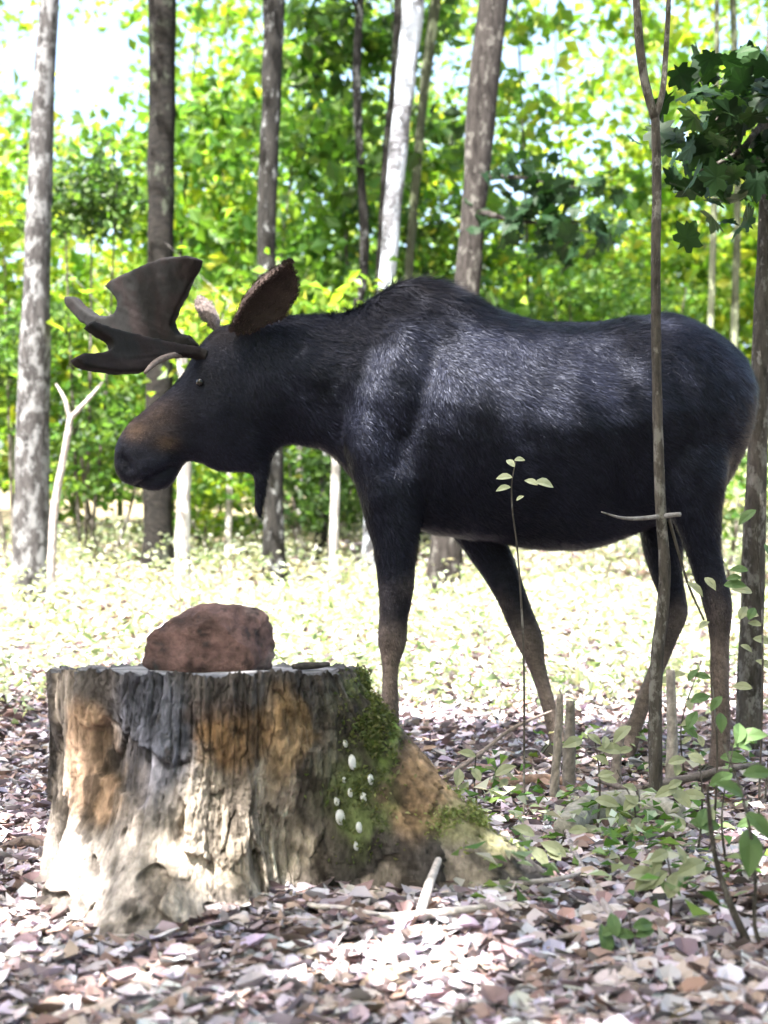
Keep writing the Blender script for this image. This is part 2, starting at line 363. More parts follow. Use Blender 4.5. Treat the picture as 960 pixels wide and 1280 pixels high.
# ================================================================== STUMP
def build_stump():
    nT, nH = 860, 240; TOP = .60
    th = np.linspace(-np.pi, np.pi, nT, endpoint=False); h = np.linspace(0, 1, nH)
    T, H = np.meshgrid(th, h)
    def bump(c, w): 
        d = np.angle(np.exp(1j * (T - np.radians(c)))); return np.exp(-(d / RAD(w)) ** 2)
    cs, sn = np.cos(T), np.sin(T)
    P0 = np.stack([cs * 1.0, sn * 1.0, H * .5], -1)
    r = SR * (1 + .05 * vnoise(P0 * 2.0 + 5, 2))
    fl = (.17 * bump(-100, 24) + .03 * bump(-143, 15) + .02 * bump(-20, 15) + .05 * bump(-62, 12) + .2 * bump(60, 30) + .2 * bump(120, 30))
    q1 = (1 - H)
    fl2 = .64 * bump(-18 + 7 * vnoise(np.stack([H * 3, H * 0, H * 0], -1), 8), 15) * q1 ** 1.15 + .20 * bump(-98, 17) * q1 ** 1.6 + .14 * bump(-128, 9) * q1 ** 2.2 + .10 * bump(-74, 8) * q1 ** 2
    prof = np.exp(-H / .30) - np.exp(-1 / .30)
    prof2 = np.exp(-H / .16)
    r = r + fl * (.55 * prof + .6 * prof2) + .05 * prof + fl2
    # vertical buttress folds, carried up the trunk
    r = r - .055 * bump(-122, 11) * sstep(.25, .55, H) * (1 - .5 * sstep(.8, 1, H)) - .05 * bump(-78, 7) * (1 - sstep(.55, .8, H)) * sstep(.05, .2, H)
    r = r - .08 * bump(-52, 11) * (1 - sstep(.35, .7, H)) - .035 * bump(-63, 4) * sstep(.2, .5, H)
    r = r - .05 * bump(-155, 7) * (1 - sstep(.6, .9, H))
    PP = np.stack([cs * r, sn * r, H * .6], -1)
    def cells(u, v, seed):
        # jittered-cell distances: nearest and second nearest, and a value per cell
        iu, iv = np.floor(u).astype(np.int64), np.floor(v).astype(np.int64)
        d1 = np.full(u.shape, 9.); d2 = np.full(u.shape, 9.); val = np.zeros(u.shape)
        for a_ in (-1, 0, 1):
            for b_ in (-1, 0, 1):
                ci, cj = iu + a_, iv + b_; z0 = np.zeros_like(ci)
                d = np.hypot(u - ci - .5 - .45 * _hash(ci, cj, z0, seed), v - cj - .5 - .45 * _hash(ci, cj, z0, seed + 1)); h_ = _hash(ci, cj, z0, seed + 2)
                nw = d < d1; d2 = np.where(nw, d1, np.minimum(d2, d)); val = np.where(nw, h_, val); d1 = np.where(nw, d, d1)
        return d1, d2, val
    arc = T * .45 + .022 * fbm(PP * [6, 6, 5], 24, 4); zz = H * .62 + .05 * fbm(PP * [7, 7, 5] + 4, 25, 4)
    d1, d2, cv = cells(arc / .026, zz / .21, 5); gap = (1 - sstep(.0, .13, d2 - d1)) * sstep(-.5, .3, vnoise(PP * [11, 11, 9], 37))
    e1, e2, ev = cells(arc / .009, zz / .06, 9); gap2 = 1 - sstep(.02, .2, e2 - e1)
    # bark still clings to the upper part in plates; below it has dropped off and left fibrous wood
    edge = .55 * fbm(PP * [6, 6, 3.5] + 7, 26, 5) + .60 * (H - .50) - .5 * bump(-103, 16) * (1 - sstep(.6, .85, H)) - .35 * bump(-148, 8) + .22 * bump(-48, 24) + .05 * cv
    bark = sstep(-.015, .015, edge)
    fib = vnoise(np.stack([arc * 190, zz * 9, 0 * arc], -1), 27) + .6 * vnoise(np.stack([arc * 420, zz * 22, 0 * arc], -1), 28)
    split = 1 - sstep(0, .05, np.abs(vnoise(np.stack([arc * 26, zz * 3.2, 0 * arc + 7], -1), 29)))
    hole = sstep(.34, .46, vnoise(PP * [17, 17, 11], 30))
    fine_ = fbm(PP * [60, 60, 45], 31, 3)
    step_ = np.round(fbm(PP * [10, 10, 4] + 2, 33, 3) * 5) / 5
    r = r + .012 * fbm(PP * [5, 5, 3], 32, 3) + bark * (.016 + .006 * cv + .0035 * ev - .013 * gap - .004 * gap2 + .006 * fine_) + (1 - bark) * (.010 * step_ + .0030 * fib - .014 * split * (.4 + .6 * H) - .022 * hole + .004 * fine_)
    crack = np.maximum(gap * bark, np.maximum(split, hole) * (1 - bark)); rid2 = fib
    X = SX + r * cs; Yc = SY + r * sn
    tilt = -.055 * (Yc - (SY - SR))
    zt = TOP + tilt + .010 * vnoise(np.stack([cs * 14, sn * 14, 0 * cs], -1), 5) + .006 * rid2
    Z = -.06 + H * (zt + .06)
    V = np.stack([X, Yc, Z], -1).reshape(-1, 3)
    i = np.arange(nH - 1)[:, None]; j = np.arange(nT)[None, :]; j2 = (j + 1) % nT
    Fc = np.stack([i * nT + j, i * nT + j2, (i + 1) * nT + j2, (i + 1) * nT + j], -1).reshape(-1, 4)
    me = mesh_np('trunk_wood', V, Fc)
    # bark, peeled wood, rot and moss: real stains with wandering edges
    px, py = proj(V); nz = fbm(V * 7, 41, 4) * 42; nz2 = fbm(V * 7 + 9, 43, 4) * 42
    px, py = px + nz, py + nz2
    front = (V[:, 1] < SY + .15)
    fine = fbm(V * [40, 40, 14], 44, 4)
    def ell(cx, cy, rx, ry, s=.35): return 1 - sstep(1 - s, 1 + s, np.hypot((px - cx) / rx, (py - cy) / ry))
    def mix(C, c, w): return C * (1 - w[:, None]) + np.array(c) * w[:, None]
    C = np.tile(np.array([.29, .245, .21]), (len(V), 1)) * (1 + .35 * fib.reshape(-1))[:, None]
    C = C * (1 - bark.reshape(-1, 1)) + np.array([.085, .075, .072]) * bark.reshape(-1, 1)
    C = mix(C, (.33, .22, .15), ell(118, 950, 32, 75) * .9)
    C = mix(C, (.10, .105, .135), ell(205, 935, 52, 110) * .85)
    C = mix(C, (.44, .37, .30), np.maximum(ell(285, 1070, 95, 110), ell(330, 1010, 62, 95)) * .85)
    C = mix(C, (.26, .15, .07), ell(290, 930, 42, 40) * .8)
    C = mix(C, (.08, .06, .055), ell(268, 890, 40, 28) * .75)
    C = mix(C, (.30, .19, .09), ell(355, 925, 30, 60) * .7)
    C = mix(C, (.07, .058, .052), ell(300, 985, 16, 34) * .7)
    C = mix(C, (.09, .08, .075), ell(385, 940, 10, 120) * .8)
    C = mix(C, (.09, .085, .06), ell(430, 960, 44, 110) * .85)
    C = mix(C, (.31, .205, .12), ell(525, 1000, 55, 60) * .85)
    C = mix(C, (.12, .17, .045), np.maximum(ell(468, 890, 26, 70), ell(450, 1010, 40, 60) * .55) * sstep(-.4, .2, fine))
    C = mix(C, (.36, .32, .29), np.maximum(ell(110, 1090, 90, 60), ell(330, 1140, 120, 40)) * .75)
    # crumbly dark pits
    pit = sstep(.24, .36, fbm(V * [19, 19, 13], 47, 4)) * .7
    C = mix(C, (.03, .024, .02), pit)
    C = mix(C, (.26, .25, .12), ell(610, 1030, 60, 34) * .7)
    C = 1.0 * C * (1 + .8 * fine)[:, None]
    C = mix(C, (.035, .028, .024), crack.reshape(-1) * .55)
    C = C * (1 + .35 * (cv * bark).reshape(-1) + .5 * fine_.reshape(-1))[:, None]
    setcol(me, np.clip(C, .02, .65))
    root = thing('tree_stump', 'wide weathered sawn tree stump with flared roots and peeling tan wood', 'tree stump', (SX, SY, 0))
    obj('trunk_wood', me, M_WOOD, root)
    # sawn face
    rim = V.reshape(nH, nT, 3)[-1]; c = rim.mean(0); rings = [1, .93, .82, .68, .5, .32, .15]
    VV = []; rb = np.random.default_rng(2)
    for q, k in enumerate(rings):
        ring = c + (rim - c) * k
        ring[:, 2] = (c[2] - .055 * (ring[:, 1] - c[1])) + (rim[:, 2] - (c[2] - .055 * (rim[:, 1] - c[1]))) * (k if q == 0 else .0) - (.004 if q else -.001)
        ring[:, 2] += .006 * vnoise(ring * 12, 9) * (q > 0)
        VV.append(ring)
    VV = np.concatenate(VV + [np.array([[c[0], c[1], c[2] - .004]])])
    ii = np.arange(len(rings) - 1)[:, None]
    Fq = np.stack([ii * nT + j, ii * nT + j2, (ii + 1) * nT + j2, (ii + 1) * nT + j], -1).reshape(-1, 4)
    faces = [tuple(f) for f in Fq] + [((len(rings) - 1) * nT + q, (len(rings) - 1) * nT + (q + 1) % nT, len(VV) - 1) for q in range(nT)]
    me = mesh_np('cut_face', VV, faces)
    f2 = fbm(VV * 9, 51, 4)[:, None]
    setcol(me, np.clip(np.array([.25, .24, .245]) * (1 + .9 * f2) * np.where(np.arange(len(VV)) < 2 * nT, .45, 1)[:, None], .03, .6))
    obj('cut_face', me, M_WOOD, root)
    # moss: short tufts along the right shoulder of the stump
    vv = V.reshape(nH, nT, 3); pts = []
    qx, qy = proj(V); dm = np.exp(-((qx - 466) / 20) ** 2 - ((qy - 895) / 55) ** 2) + .35 * np.exp(-((qx - 455) / 32) ** 2 - ((qy - 1000) / 60) ** 2)
    dm = dm * (V[:, 1] < SY + .1) * (fbm(V * 16, 60, 2) > -.15)
    idx = RNG.choice(len(V), 5200, p=dm / dm.sum())
    C = V[idx] + RNG.normal(size=(5200, 3)) * .006; C += (C - [SX, SY, .3]) * np.array([.012, .012, 0])
    o = leaf_obj('moss', C, RNG.uniform(.008, .020, 5200), [(.09, .115, .035), (.12, .14, .045), (.06, .08, .025), (.14, .15, .06)], M_COVER, root, .3, .5); o['kind'] = 'stuff'
    dm = np.exp(-((qx - 600) / 55) ** 2 - ((qy - 1020) / 26) ** 2) * (V[:, 1] < SY + .1) * (fbm(V * 14, 64, 2) > -.1)
    idx = RNG.choice(len(V), 2600, p=dm / dm.sum())
    C = V[idx] + RNG.normal(size=(2600, 3)) * [.012, .012, .005] + [0, 0, .003]
    o = leaf_obj('moss', C, RNG.uniform(.007, .016, 2600), [(.22, .25, .09), (.28, .29, .14), (.16, .20, .06)], M_COVER, root, .4, .5); o['kind'] = 'stuff'
    # pale bracket fungus buttons on the mossy right side
    for fx, fy, s in ((440, 955, 10), (425, 1023, 10), (452, 998, 7), (437, 992, 6), (447, 1035, 7), (431, 930, 5), (462, 975, 7), (419, 1002, 6), (445, 1058, 6), (430, 975, 4)):
        qx, qy = proj(V); dd = np.hypot(qx - fx, qy - fy) + (V[:, 1] > SY - .05) * 999
        p = V[np.argmin(dd)]; nrm = Vector((p[0] - SX, p[1] - SY, .12)).normalized(); rad = s / F * 3.5
        bm = bmesh.new(); bmesh.ops.create_icosphere(bm, subdivisions=2, radius=rad)
        for v_ in bm.verts:
            v_.co.z *= .32; v_.co += v_.co.normalized() * rad * .12 * math.sin(v_.co.x * 900 / s + v_.co.y * 700 / s)
        me = bpy.data.meshes.new('fungus'); bm.to_mesh(me); bm.free(); me.polygons.foreach_set('use_smooth', [True] * len(me.polygons))
        colour_all(me, (.62, .62, .62), 3, .1)
        o = obj('fungus', me, M_FUNG, root); o.matrix_basis = Matrix.Translation(Vector(p) + nrm * rad * .2) @ nrm.to_track_quat('Z', 'Y').to_matrix().to_4x4()
build_stump()

# ================================================================== ROCK on the stump
def build_rock():
    Yr = 3.62
    sil = [(174, 846), (178, 820), (188, 800), (208, 785), (230, 768), (262, 764), (290, 762), (312, 763), (326, 775), (333, 792), (336, 815), (340, 835), (338, 846)]
    c = at(256, 812, Yr)
    bm = bmesh.new(); bmesh.ops.create_icosphere(bm, subdivisions=5, radius=1)
    V = np.array([v.co[:] for v in bm.verts])
    ang = np.arctan2(V[:, 2], V[:, 0]); S = np.array([(p.x - c.x, p.z - c.z) for p in (at(x, y, Yr) for x, y in sil)])
    sa = np.arctan2(S[:, 1], S[:, 0]); sr = np.hypot(S[:, 0], S[:, 1]); o_ = np.argsort(sa); sa, sr = sa[o_], sr[o_]
    sa = np.r_[sa[-1] - 2 * np.pi, sa, sa[0] + 2 * np.pi]; sr = np.r_[sr[-1], sr, sr[0]]
    rr = np.interp(ang, sa, sr)
    rr = rr * 1.10; D = np.linalg.norm(V[:, [0, 2]], axis=1)
    W = V.copy(); W[:, 0] = V[:, 0] * rr; W[:, 2] = V[:, 2] * rr; W[:, 1] = V[:, 1] * .125
    # squarer section and chipped facets
    k = np.maximum(D, .35) ** -.35; W[:, 0] *= np.clip(k, 1, 1.25) ** .4; W[:, 2] *= np.clip(k, 1, 1.25) ** .3
    for q in range(30):
        n = RNG.normal(size=3); n[1] = -abs(n[1]) * 1.6 - .35; n /= np.linalg.norm(n); d = W @ n; lim = np.quantile(d, RNG.uniform(.80, .95)); ex = np.maximum(d - lim, 0); W -= ex[:, None] * n * .92
    nn = W / np.linalg.norm(W, axis=1)[:, None]
    W += nn * (.012 * fbm(W * 17, 61, 5) - .010 * (1 - sstep(0, .10, np.abs(vnoise(W * [11, 11, 16], 67)))) + .004 * vnoise(W * 70, 62))[:, None]
    x0, x1, z1 = at(173, 0, Yr).x - c.x, at(341, 0, Yr).x - c.x, at(0, 761, Yr).z - c.z
    W[:, 0] = x0 + (W[:, 0] - W[:, 0].min()) * (x1 - x0) / np.ptp(W[:, 0]); W[:, 2] *= z1 / W[:, 2].max()
    zb = at(256, 848, Yr).z - c.z; W[:, 2] = np.maximum(W[:, 2], zb + .002 * vnoise(W * 40, 3))
    for v, w in zip(bm.verts, W): v.co = w
    me = bpy.data.meshes.new('boulder'); bm.to_mesh(me); bm.free(); me.polygons.foreach_set('use_smooth', [True] * len(me.polygons))
    f = fbm(W * 16, 63, 4); g = sstep(.0, .4, fbm(W * 9 + 4, 66, 3))[:, None]
    C = np.array([.115, .066, .060]) * (1 + 1.0 * f)[:, None]; C = C * (1 - .7 * g) + np.array([.19, .145, .14]) * .7 * g; pit_ = sstep(.15, .35, fbm(W * 45, 68, 3))[:, None]; C = C * (1 - .6 * pit_)
    setcol(me, np.clip(C, .03, .5))
    o = obj('rock', me, M_ROCK); 
    top = .60 - .055 * (Yr - (SY - SR))
    o.location = (c.x, Yr, top - zb - .006)
    tag(o, 'reddish brown angular rock sitting on top of the tree stump', 'rock')
    # a dark flat sliver right of it
    bm = bmesh.new(); pts = [at(x, 832, 3.7) for x in (366, 380, 398, 411)]
    me = tube('bark', [Vector((p.x, 3.70 + .012 * i, .588 + .002 * i)) for i, p in enumerate(pts)], [.012, .016, .015, .008], 10, .3, 14, 9)
    for v in me.vertices: v.co.z = .588 + (v.co.z - .588) * .65
    colour_all(me, (.05, .042, .04), 4, .3)
    tag(obj('dark_sliver', me, M_TWIG), 'dark flat sliver lying on the stump beside the rock', 'bark chip')
build_rock()

# ================================================================== MOOSE
MY = 5.25
def build_moose():
    VV, FF = [], []; off = 0
    def loft(rings, cap=True):
        nonlocal off
        n = len(rings[0]); base = off
        for r in rings: VV.extend(r)
        for i in range(len(rings) - 1):
            for j in range(n):
                FF.append((base + i * n + j, base + i * n + (j + 1) % n, base + (i + 1) * n + (j + 1) % n, base + (i + 1) * n + j))
        c0 = sum((Vector(p) for p in rings[0]), Vector()) / n; c1 = sum((Vector(p) for p in rings[-1]), Vector()) / n
        VV.append(tuple(c0)); VV.append(tuple(c1)); a = base + n * len(rings)
        for j in range(n):
            FF.append((a, base + (j + 1) % n, base + j)); FF.append((a + 1, base + (len(rings) - 1) * n + j, base + (len(rings) - 1) * n + (j + 1) % n))
        off = a + 2
    def interp(rows, n):
        R = np.array(rows, float); t = np.linspace(0, len(R) - 1, n); k = np.arange(len(R)); out = []
        g = np.gradient(R, axis=0); i = np.clip(t.astype(int), 0, len(R) - 2); s = (t - i)[:, None]
        return (2*s**3-3*s**2+1)*R[i] + (s**3-2*s**2+s)*g[i] + (-2*s**3+3*s**2)*R[i+1] + (s**3-s**2)*g[i+1]
    def section(top, bot, hw, Y, n=28, tk=.0, bk=.0, p=2.2):
        """closed ring in the plane through top-bot (pixels) and the depth axis"""
        a, b = at(*top, Y), at(*bot, Y); c = (a + b) / 2; u = (a - b) / 2; ring = []
        for q in range(n):
            t = 2 * math.pi * q / n; cv, sv = math.cos(t), math.sin(t)
            cv = math.copysign(abs(cv) ** (2 / p), cv); sv = math.copysign(abs(sv) ** (2 / p), sv)
            w = hw * (1 - tk * max(0, cv) ** 1.3 - bk * max(0, -cv) ** 1.3)
            ring.append(tuple(c + u * cv + Vector((0, w * sv, 0))))
        return ring
    # trunk: px, top, bottom, half width, narrowing at the top (withers)
    T = [(415, 394, 556, .13, .35), (440, 388, 588, .19, .4), (465, 374, 622, .225, .5), (490, 358, 648, .25, .6), (512, 348, 660, .27, .66), (532, 345, 666, .285, .66), (556, 351, 670, .31, .62),
         (585, 368, 674, .33, .52), (615, 385, 678, .35, .42), (650, 397, 684, .365, .34), (690, 403, 687, .375, .3), (730, 404, 686, .375, .3), (765, 401, 678, .36, .3), (800, 396, 664, .335, .25),
         (835, 396, 650, .31, .2), (868, 404, 640, .29, .18), (898, 420, 615, .255, .15), (920, 441, 580, .205, .1), (934, 464, 545, .14, .05), (940, 484, 515, .06, 0)]
    loft([section((r[0], r[1]), (r[0], r[2]), max(r[3], .03), MY, 32, r[4], .22) for r in interp(T, 70)])
    # neck: from chest to skull; top point, bottom point, half width
    Nk = [(500, 372, 470, 640, .19), (460, 384, 432, 590, .175), (420, 391, 405, 566, .155), (385, 393, 378, 556, .14), (352, 396, 352, 556, .13), (320, 398, 334, 572, .12), (292, 404, 318, 588, .112)]
    loft([section((r[0], r[1]), (r[2], r[3]), r[4], MY, 28, .35, .3) for r in interp(Nk, 30)])
    Hd = [(318, 398, 340, 566, .105), (290, 404, 326, 588, .115), (264, 414, 302, 592, .118), (243, 438, 274, 591, .112), (228, 466, 250, 579, .092), (208, 488, 232, 576, .078), (186, 506, 225, 588, .075),
          (164, 525, 214, 606, .080), (149, 543, 200, 613, .082), (142, 563, 183, 613, .074), (142, 585, 166, 609, .048), (147, 598, 156, 606, .02)]
    loft([section((r[0], r[1]), (r[2], r[3]), max(r[4], .012), MY, 26, .15, .35) for r in interp(Hd, 46)])
    # bell hanging under the throat
    def limb(rows, Y0, n=40, ng=16):
        rings = []
        for r in interp(rows, n):
            c = at(r[0], r[1], Y0 + r[4]); 
            rings.append((c, r[2] / F * MY, r[3]))
        out = []
        for i, (c, rx, ry) in enumerate(rings):
            t = (rings[min(i + 1, n - 1)][0] - rings[max(i - 1, 0)][0]).normalized(); a = t.cross(Vector((0, 1, 0))).normalized(); bb = t.cross(a)
            out.append([tuple(c + a * rx * math.cos(2 * math.pi * q / ng) + bb * ry * math.sin(2 * math.pi * q / ng)) for q in range(ng)])
        loft(out)
    limb([(322, 560, 20, .05, 0), (324, 590, 11, .03, 0), (324, 615, 6.5, .02, 0), (323, 635, 5.5, .017, 0), (323, 648, 3.5, .012, 0)], MY, 20, 12)
    # tail
    limb([(934, 470, 9, .03, 0), (940, 488, 8, .026, 0), (940, 508, 5, .016, 0)], MY, 8, 10)
    # legs: px, py, radius px, lateral radius, depth shift
    NF = [(470, 470, 34, .05, .02), (478, 540, 44, .075, -.0), (486, 600, 42, .09, 0), (491, 645, 35, .085, 0), (494, 690, 27, .068, 0), (494.5, 735, 23, .056, 0), (491.5, 775, 19, .05, 0), (490, 802, 19, .051, 0), (488, 832, 12, .038, 0),
          (487.5, 870, 10.5, .033, 0), (487.5, 910, 10.5, .033, 0), (487, 945, 12.5, .037, 0), (484, 966, 11.5, .034, 0), (480, 980, 12.5, .036, 0)]
    FF_ = [(545, 560, 44, .07, -.02), (575, 620, 42, .085, 0), (603, 675, 30, .078, 0), (628, 720, 23, .062, 0), (648, 765, 19.5, .052, 0), (661, 800, 19.5, .052, 0), (671, 832, 13, .038, 0), (682, 868, 11, .033, 0),
           (692, 908, 11, .033, 0), (698, 932, 12.5, .037, 0), (698, 948, 11.5, .034, 0), (695, 956, 12.5, .036, 0)]
    NH = [(838, 470, 50, .06, .03), (850, 540, 60, .105, .01), (862, 600, 46, .105, 0), (872, 648, 30, .085, 0), (880, 690, 22, .062, 0), (889, 725, 19, .05, 0), (897, 752, 18.5, .046, 0), (900, 780, 14.5, .041, 0), (900, 820, 12, .035, 0), (900, 870, 11.5, .034, 0),
          (900, 915, 12, .034, 0), (899, 945, 13, .037, 0), (895, 962, 12, .035, 0), (890, 976, 13, .037, 0)]
    FH = [(835, 540, 48, .08, 0), (832, 620, 42, .1, 0), (830, 672, 29, .085, 0), (834, 715, 21, .062, 0), (842, 748, 18, .048, 0), (845, 770, 17, .046, 0), (836, 796, 14, .04, 0), (822, 832, 12, .035, 0),
          (805, 875, 11.5, .034, 0), (791, 912, 12, .034, 0), (783, 934, 13, .037, 0), (776, 948, 12, .035, 0), (771, 957, 13, .037, 0)]
    limb(NF, 5.09); limb(FF_, 5.42); limb(NH, 5.07); limb(FH, 5.41)
    me = bpy.data.meshes.new('tmp'); me.from_pydata(VV, [], FF); me.update()
    bm = bmesh.new(); bm.from_mesh(me); bmesh.ops.recalc_face_normals(bm, faces=bm.faces); bm.to_mesh(me); bm.free()
    o = bpy.data.objects.new('tmp', me); COL.objects.link(o)
    md = o.modifiers.new('r', 'REMESH'); md.mode = 'VOXEL'; md.voxel_size = .0125; md.use_smooth_shade = True
    s = o.modifiers.new('s', 'SMOOTH'); s.factor = .5; s.iterations = 9
    dg = bpy.context.evaluated_depsgraph_get(); body = bpy.data.meshes.new_from_object(o.evaluated_get(dg))
    bpy.data.objects.remove(o)
    body.name = 'body'
    n = len(body.vertices); v = np.empty(n * 3); body.vertices.foreach_get('co', v); v = v.reshape(-1, 3)
    nr = np.empty(n * 3); body.vertices.foreach_get('normal', nr); nr = nr.reshape(-1, 3)
    px, py = proj(v)
    # muscle and coat relief
    torso = sstep(705, 640, py)
    rel = .010 * fbm(v * [5, 3, 3.2] , 71, 3) + .004 * vnoise(v * [16, 16, 9], 72)
    # shoulder blade and haunch contours, hollow in front of the haunch
    def ridge(x0, y0, x1, y1, w):
        d = np.array([x1 - x0, y1 - y0], float); L = np.hypot(*d); d /= L
        t = np.clip(((px - x0) * d[0] + (py - y0) * d[1]), 0, L); return np.exp(-(((px - x0 - t * d[0]) ** 2 + (py - y0 - t * d[1]) ** 2) / w ** 2))
    near = (v[:, 1] < MY)
    rel = rel + near * (.022 * ridge(505, 420, 450, 560, 22) - .022 * ridge(545, 430, 500, 580, 16) + .014 * ridge(455, 500, 470, 620, 14) - .020 * ridge(765, 460, 790, 600, 26) + .012 * ridge(840, 420, 900, 460, 30))
    rel = rel + near * .010 * ridge(210, 545, 240, 560, 10) - near * .026 * ridge(153, 574, 160, 584, 7) - near * .020 * ridge(172, 607, 214, 585, 4.5) + near * .010 * ridge(176, 588, 205, 574, 9)
    v2 = v + nr * rel[:, None]; body.vertices.foreach_set('co', v2.ravel()); body.update()
    f = fbm(v * 9, 73, 4)
    C = np.array([.0095, .0105, .0180]) * (1 + .6 * f)[:, None]
    def mix(C, c, w): w = np.clip(w, 0, 1)[:, None]; return C * (1 - w) + np.array(c) * (1 + .5 * f)[:, None] * w
    leg = sstep(720, 850, py + 40 * f)
    C = mix(C, (.16, .125, .108), leg * .9)
    C = mix(C, (.060, .042, .035), np.exp(-((px - 198) / 26) ** 2 - ((py - 516) / 26) ** 2) * (.9 + .8 * f))
    C = mix(C, (.10, .066, .048), np.exp(-((px - 168) / 16) ** 2 - ((py - 536) / 12) ** 2) + .8 * np.exp(-((px - 208) / 14) ** 2 - ((py - 552) / 9) ** 2))
    C = mix(C, (.012, .009, .009), np.exp(-((px - 270) / 40) ** 2 - ((py - 410) / 20) ** 2))
    C = mix(C, (.010, .008, .008), sstep(400, 350, py) * .7)
    setcol(body, np.clip(C, .0012, .3))
    root = thing('moose', 'black bull moose with palmed antlers standing side-on behind the stump', 'moose', (at(690, 0, MY).x, MY, gzf(at(690, 0, MY).x, MY)))
    obj('body', body, M_COAT, root)
    # short fur lying over the coat
    body.calc_loop_triangles(); nt = len(body.loop_triangles)
    ti = np.empty(nt * 3, np.int32); body.loop_triangles.foreach_get('vertices', ti); ti = ti.reshape(-1, 3)
    nr2 = np.empty(n * 3); body.vertices.foreach_get('normal', nr2); nr2 = nr2.reshape(-1, 3)
    A, B, Cc = v2[ti[:, 0]], v2[ti[:, 1]], v2[ti[:, 2]]
    ar = np.linalg.norm(np.cross(B - A, Cc - A), axis=1); ar *= np.where((A[:, 1] < MY + .1), 1.0, .35)
    K = 260000; t = RNG.choice(nt, K, p=ar / ar.sum()); r1, r2 = np.sqrt(RNG.random(K)), RNG.random(K)
    w0, w1, w2 = 1 - r1, r1 * (1 - r2), r1 * r2
    Pp = A[t] * w0[:, None] + B[t] * w1[:, None] + Cc[t] * w2[:, None]
    Nn = nr2[ti[t, 0]] * w0[:, None] + nr2[ti[t, 1]] * w1[:, None] + nr2[ti[t, 2]] * w2[:, None]; Nn /= np.linalg.norm(Nn, axis=1)[:, None]
    qx, qy = proj(Pp)
    body_dir = np.stack([np.where(qx < 300, .6, .75) * np.ones(K), np.zeros(K), -.75 * np.ones(K)], -1)
    body_dir[qy > 700] = [.1, 0, -1]
    D = body_dir + RNG.normal(size=(K, 3)) * .22 + .55 * np.stack([vnoise(Pp * 6, 81), 0 * qx, vnoise(Pp * 6, 82)], -1)
    D -= (D * Nn).sum(1)[:, None] * Nn; D /= np.linalg.norm(D, axis=1)[:, None]
    S = np.cross(Nn, D)
    ln = RNG.uniform(.6, 1.2, K) * np.where(qy > 700, .016, (.014 + .020 * sstep(250, 340, qx))) * (1 + 1.9 * sstep(440, 350, qy) * sstep(320, 420, qx) * sstep(680, 560, qx))
    wd = RNG.uniform(.0009, .0022, (K, 1))
    V = np.stack([Pp + S * wd - Nn * .002, Pp - S * wd - Nn * .002, Pp + D * ln[:, None] + Nn * (ln * RNG.uniform(.06, .34, K))[:, None]], 1).reshape(-1, 3)
    fm = mesh_np('fur', V, np.arange(K * 3).reshape(-1, 3), True)
    cc = np.stack([C[ti[t, 0]]] * 3, 1).reshape(-1, 3) * np.repeat(RNG.uniform(.4, 1.9, (K, 1)), 3, 0)
    setcol(fm, np.clip(cc, .001, .3))
    Nj = Nn + RNG.normal(size=(K, 3)) * .19 + D * .10 + S * (.30 * vnoise(np.stack([(Pp * D).sum(1) * 7 + 0 * qx, qx * .09, qy * .09], -1), 83) + .16 * vnoise(Pp * 34, 84))[:, None]; Nj /= np.linalg.norm(Nj, axis=1)[:, None]
    fm.normals_split_custom_set_from_vertices(np.repeat(Nj, 3, 0).tolist())
    fo = obj('fur', fm, M_FUR, root); fo['kind'] = 'stuff'
    # antlers: palm outlines on tilted, cupped sheets
    def antler(outline, Yf, thick):
        bm = bmesh.new(); vs = [bm.verts.new((x, 0, y)) for x, y in outline]
        es = [bm.edges.new((vs[i], vs[(i + 1) % len(vs)])) for i in range(len(vs))]
        bmesh.ops.triangle_fill(bm, use_beauty=True, use_dissolve=False, edges=es)
        for q in range(3):
            lng = [e for e in bm.edges if e.calc_length() > 14]
            if lng: bmesh.ops.subdivide_edges(bm, edges=lng, cuts=1); bmesh.ops.triangulate(bm, faces=bm.faces)
        for w in bm.verts: w.co = at(w.co.x, w.co.z, Yf(w.co.x, w.co.z))
        me = bpy.data.meshes.new('tmp'); bm.to_mesh(me); bm.free()
        o = bpy.data.objects.new('tmp', me); COL.objects.link(o)
        sd = o.modifiers.new('s', 'SOLIDIFY'); sd.thickness = thick; sd.offset = 0
        r = o.modifiers.new('r', 'REMESH'); r.mode = 'VOXEL'; r.voxel_size = .007; r.use_smooth_shade = True
        sm = o.modifiers.new('m', 'SMOOTH'); sm.factor = .5; sm.iterations = 5
        m2 = bpy.data.meshes.new_from_object(o.evaluated_get(bpy.context.evaluated_depsgraph_get())); bpy.data.objects.remove(o)
        k = len(m2.vertices); w = np.empty(k * 3); m2.vertices.foreach_get('co', w); w = w.reshape(-1, 3)
        # shallow vein grooves running out along the palm, and a slightly knobbly rim
        nv = np.empty(k * 3); m2.vertices.foreach_get('normal', nv); nv = nv.reshape(-1, 3); qx, qy = proj(w)
        ang_ = np.arctan2(qy - 440, qx - 262); rr_ = np.hypot(qx - 262, qy - 440)
        w = w + nv * (.0014 * vnoise(np.stack([ang_ * 22, rr_ * .015, 0 * qx], -1), 92) + .003 * fbm(w * 30, 93, 3))[:, None]
        m2.vertices.foreach_set('co', w.ravel()); m2.update(); m2.name = 'antler'
        setcol(m2, np.clip(np.array([.011, .008, .008]) * (1 + .9 * fbm(w * 14, 91, 3))[:, None], .01, .3))
        return obj('antler', m2, M_ANTLER, root)
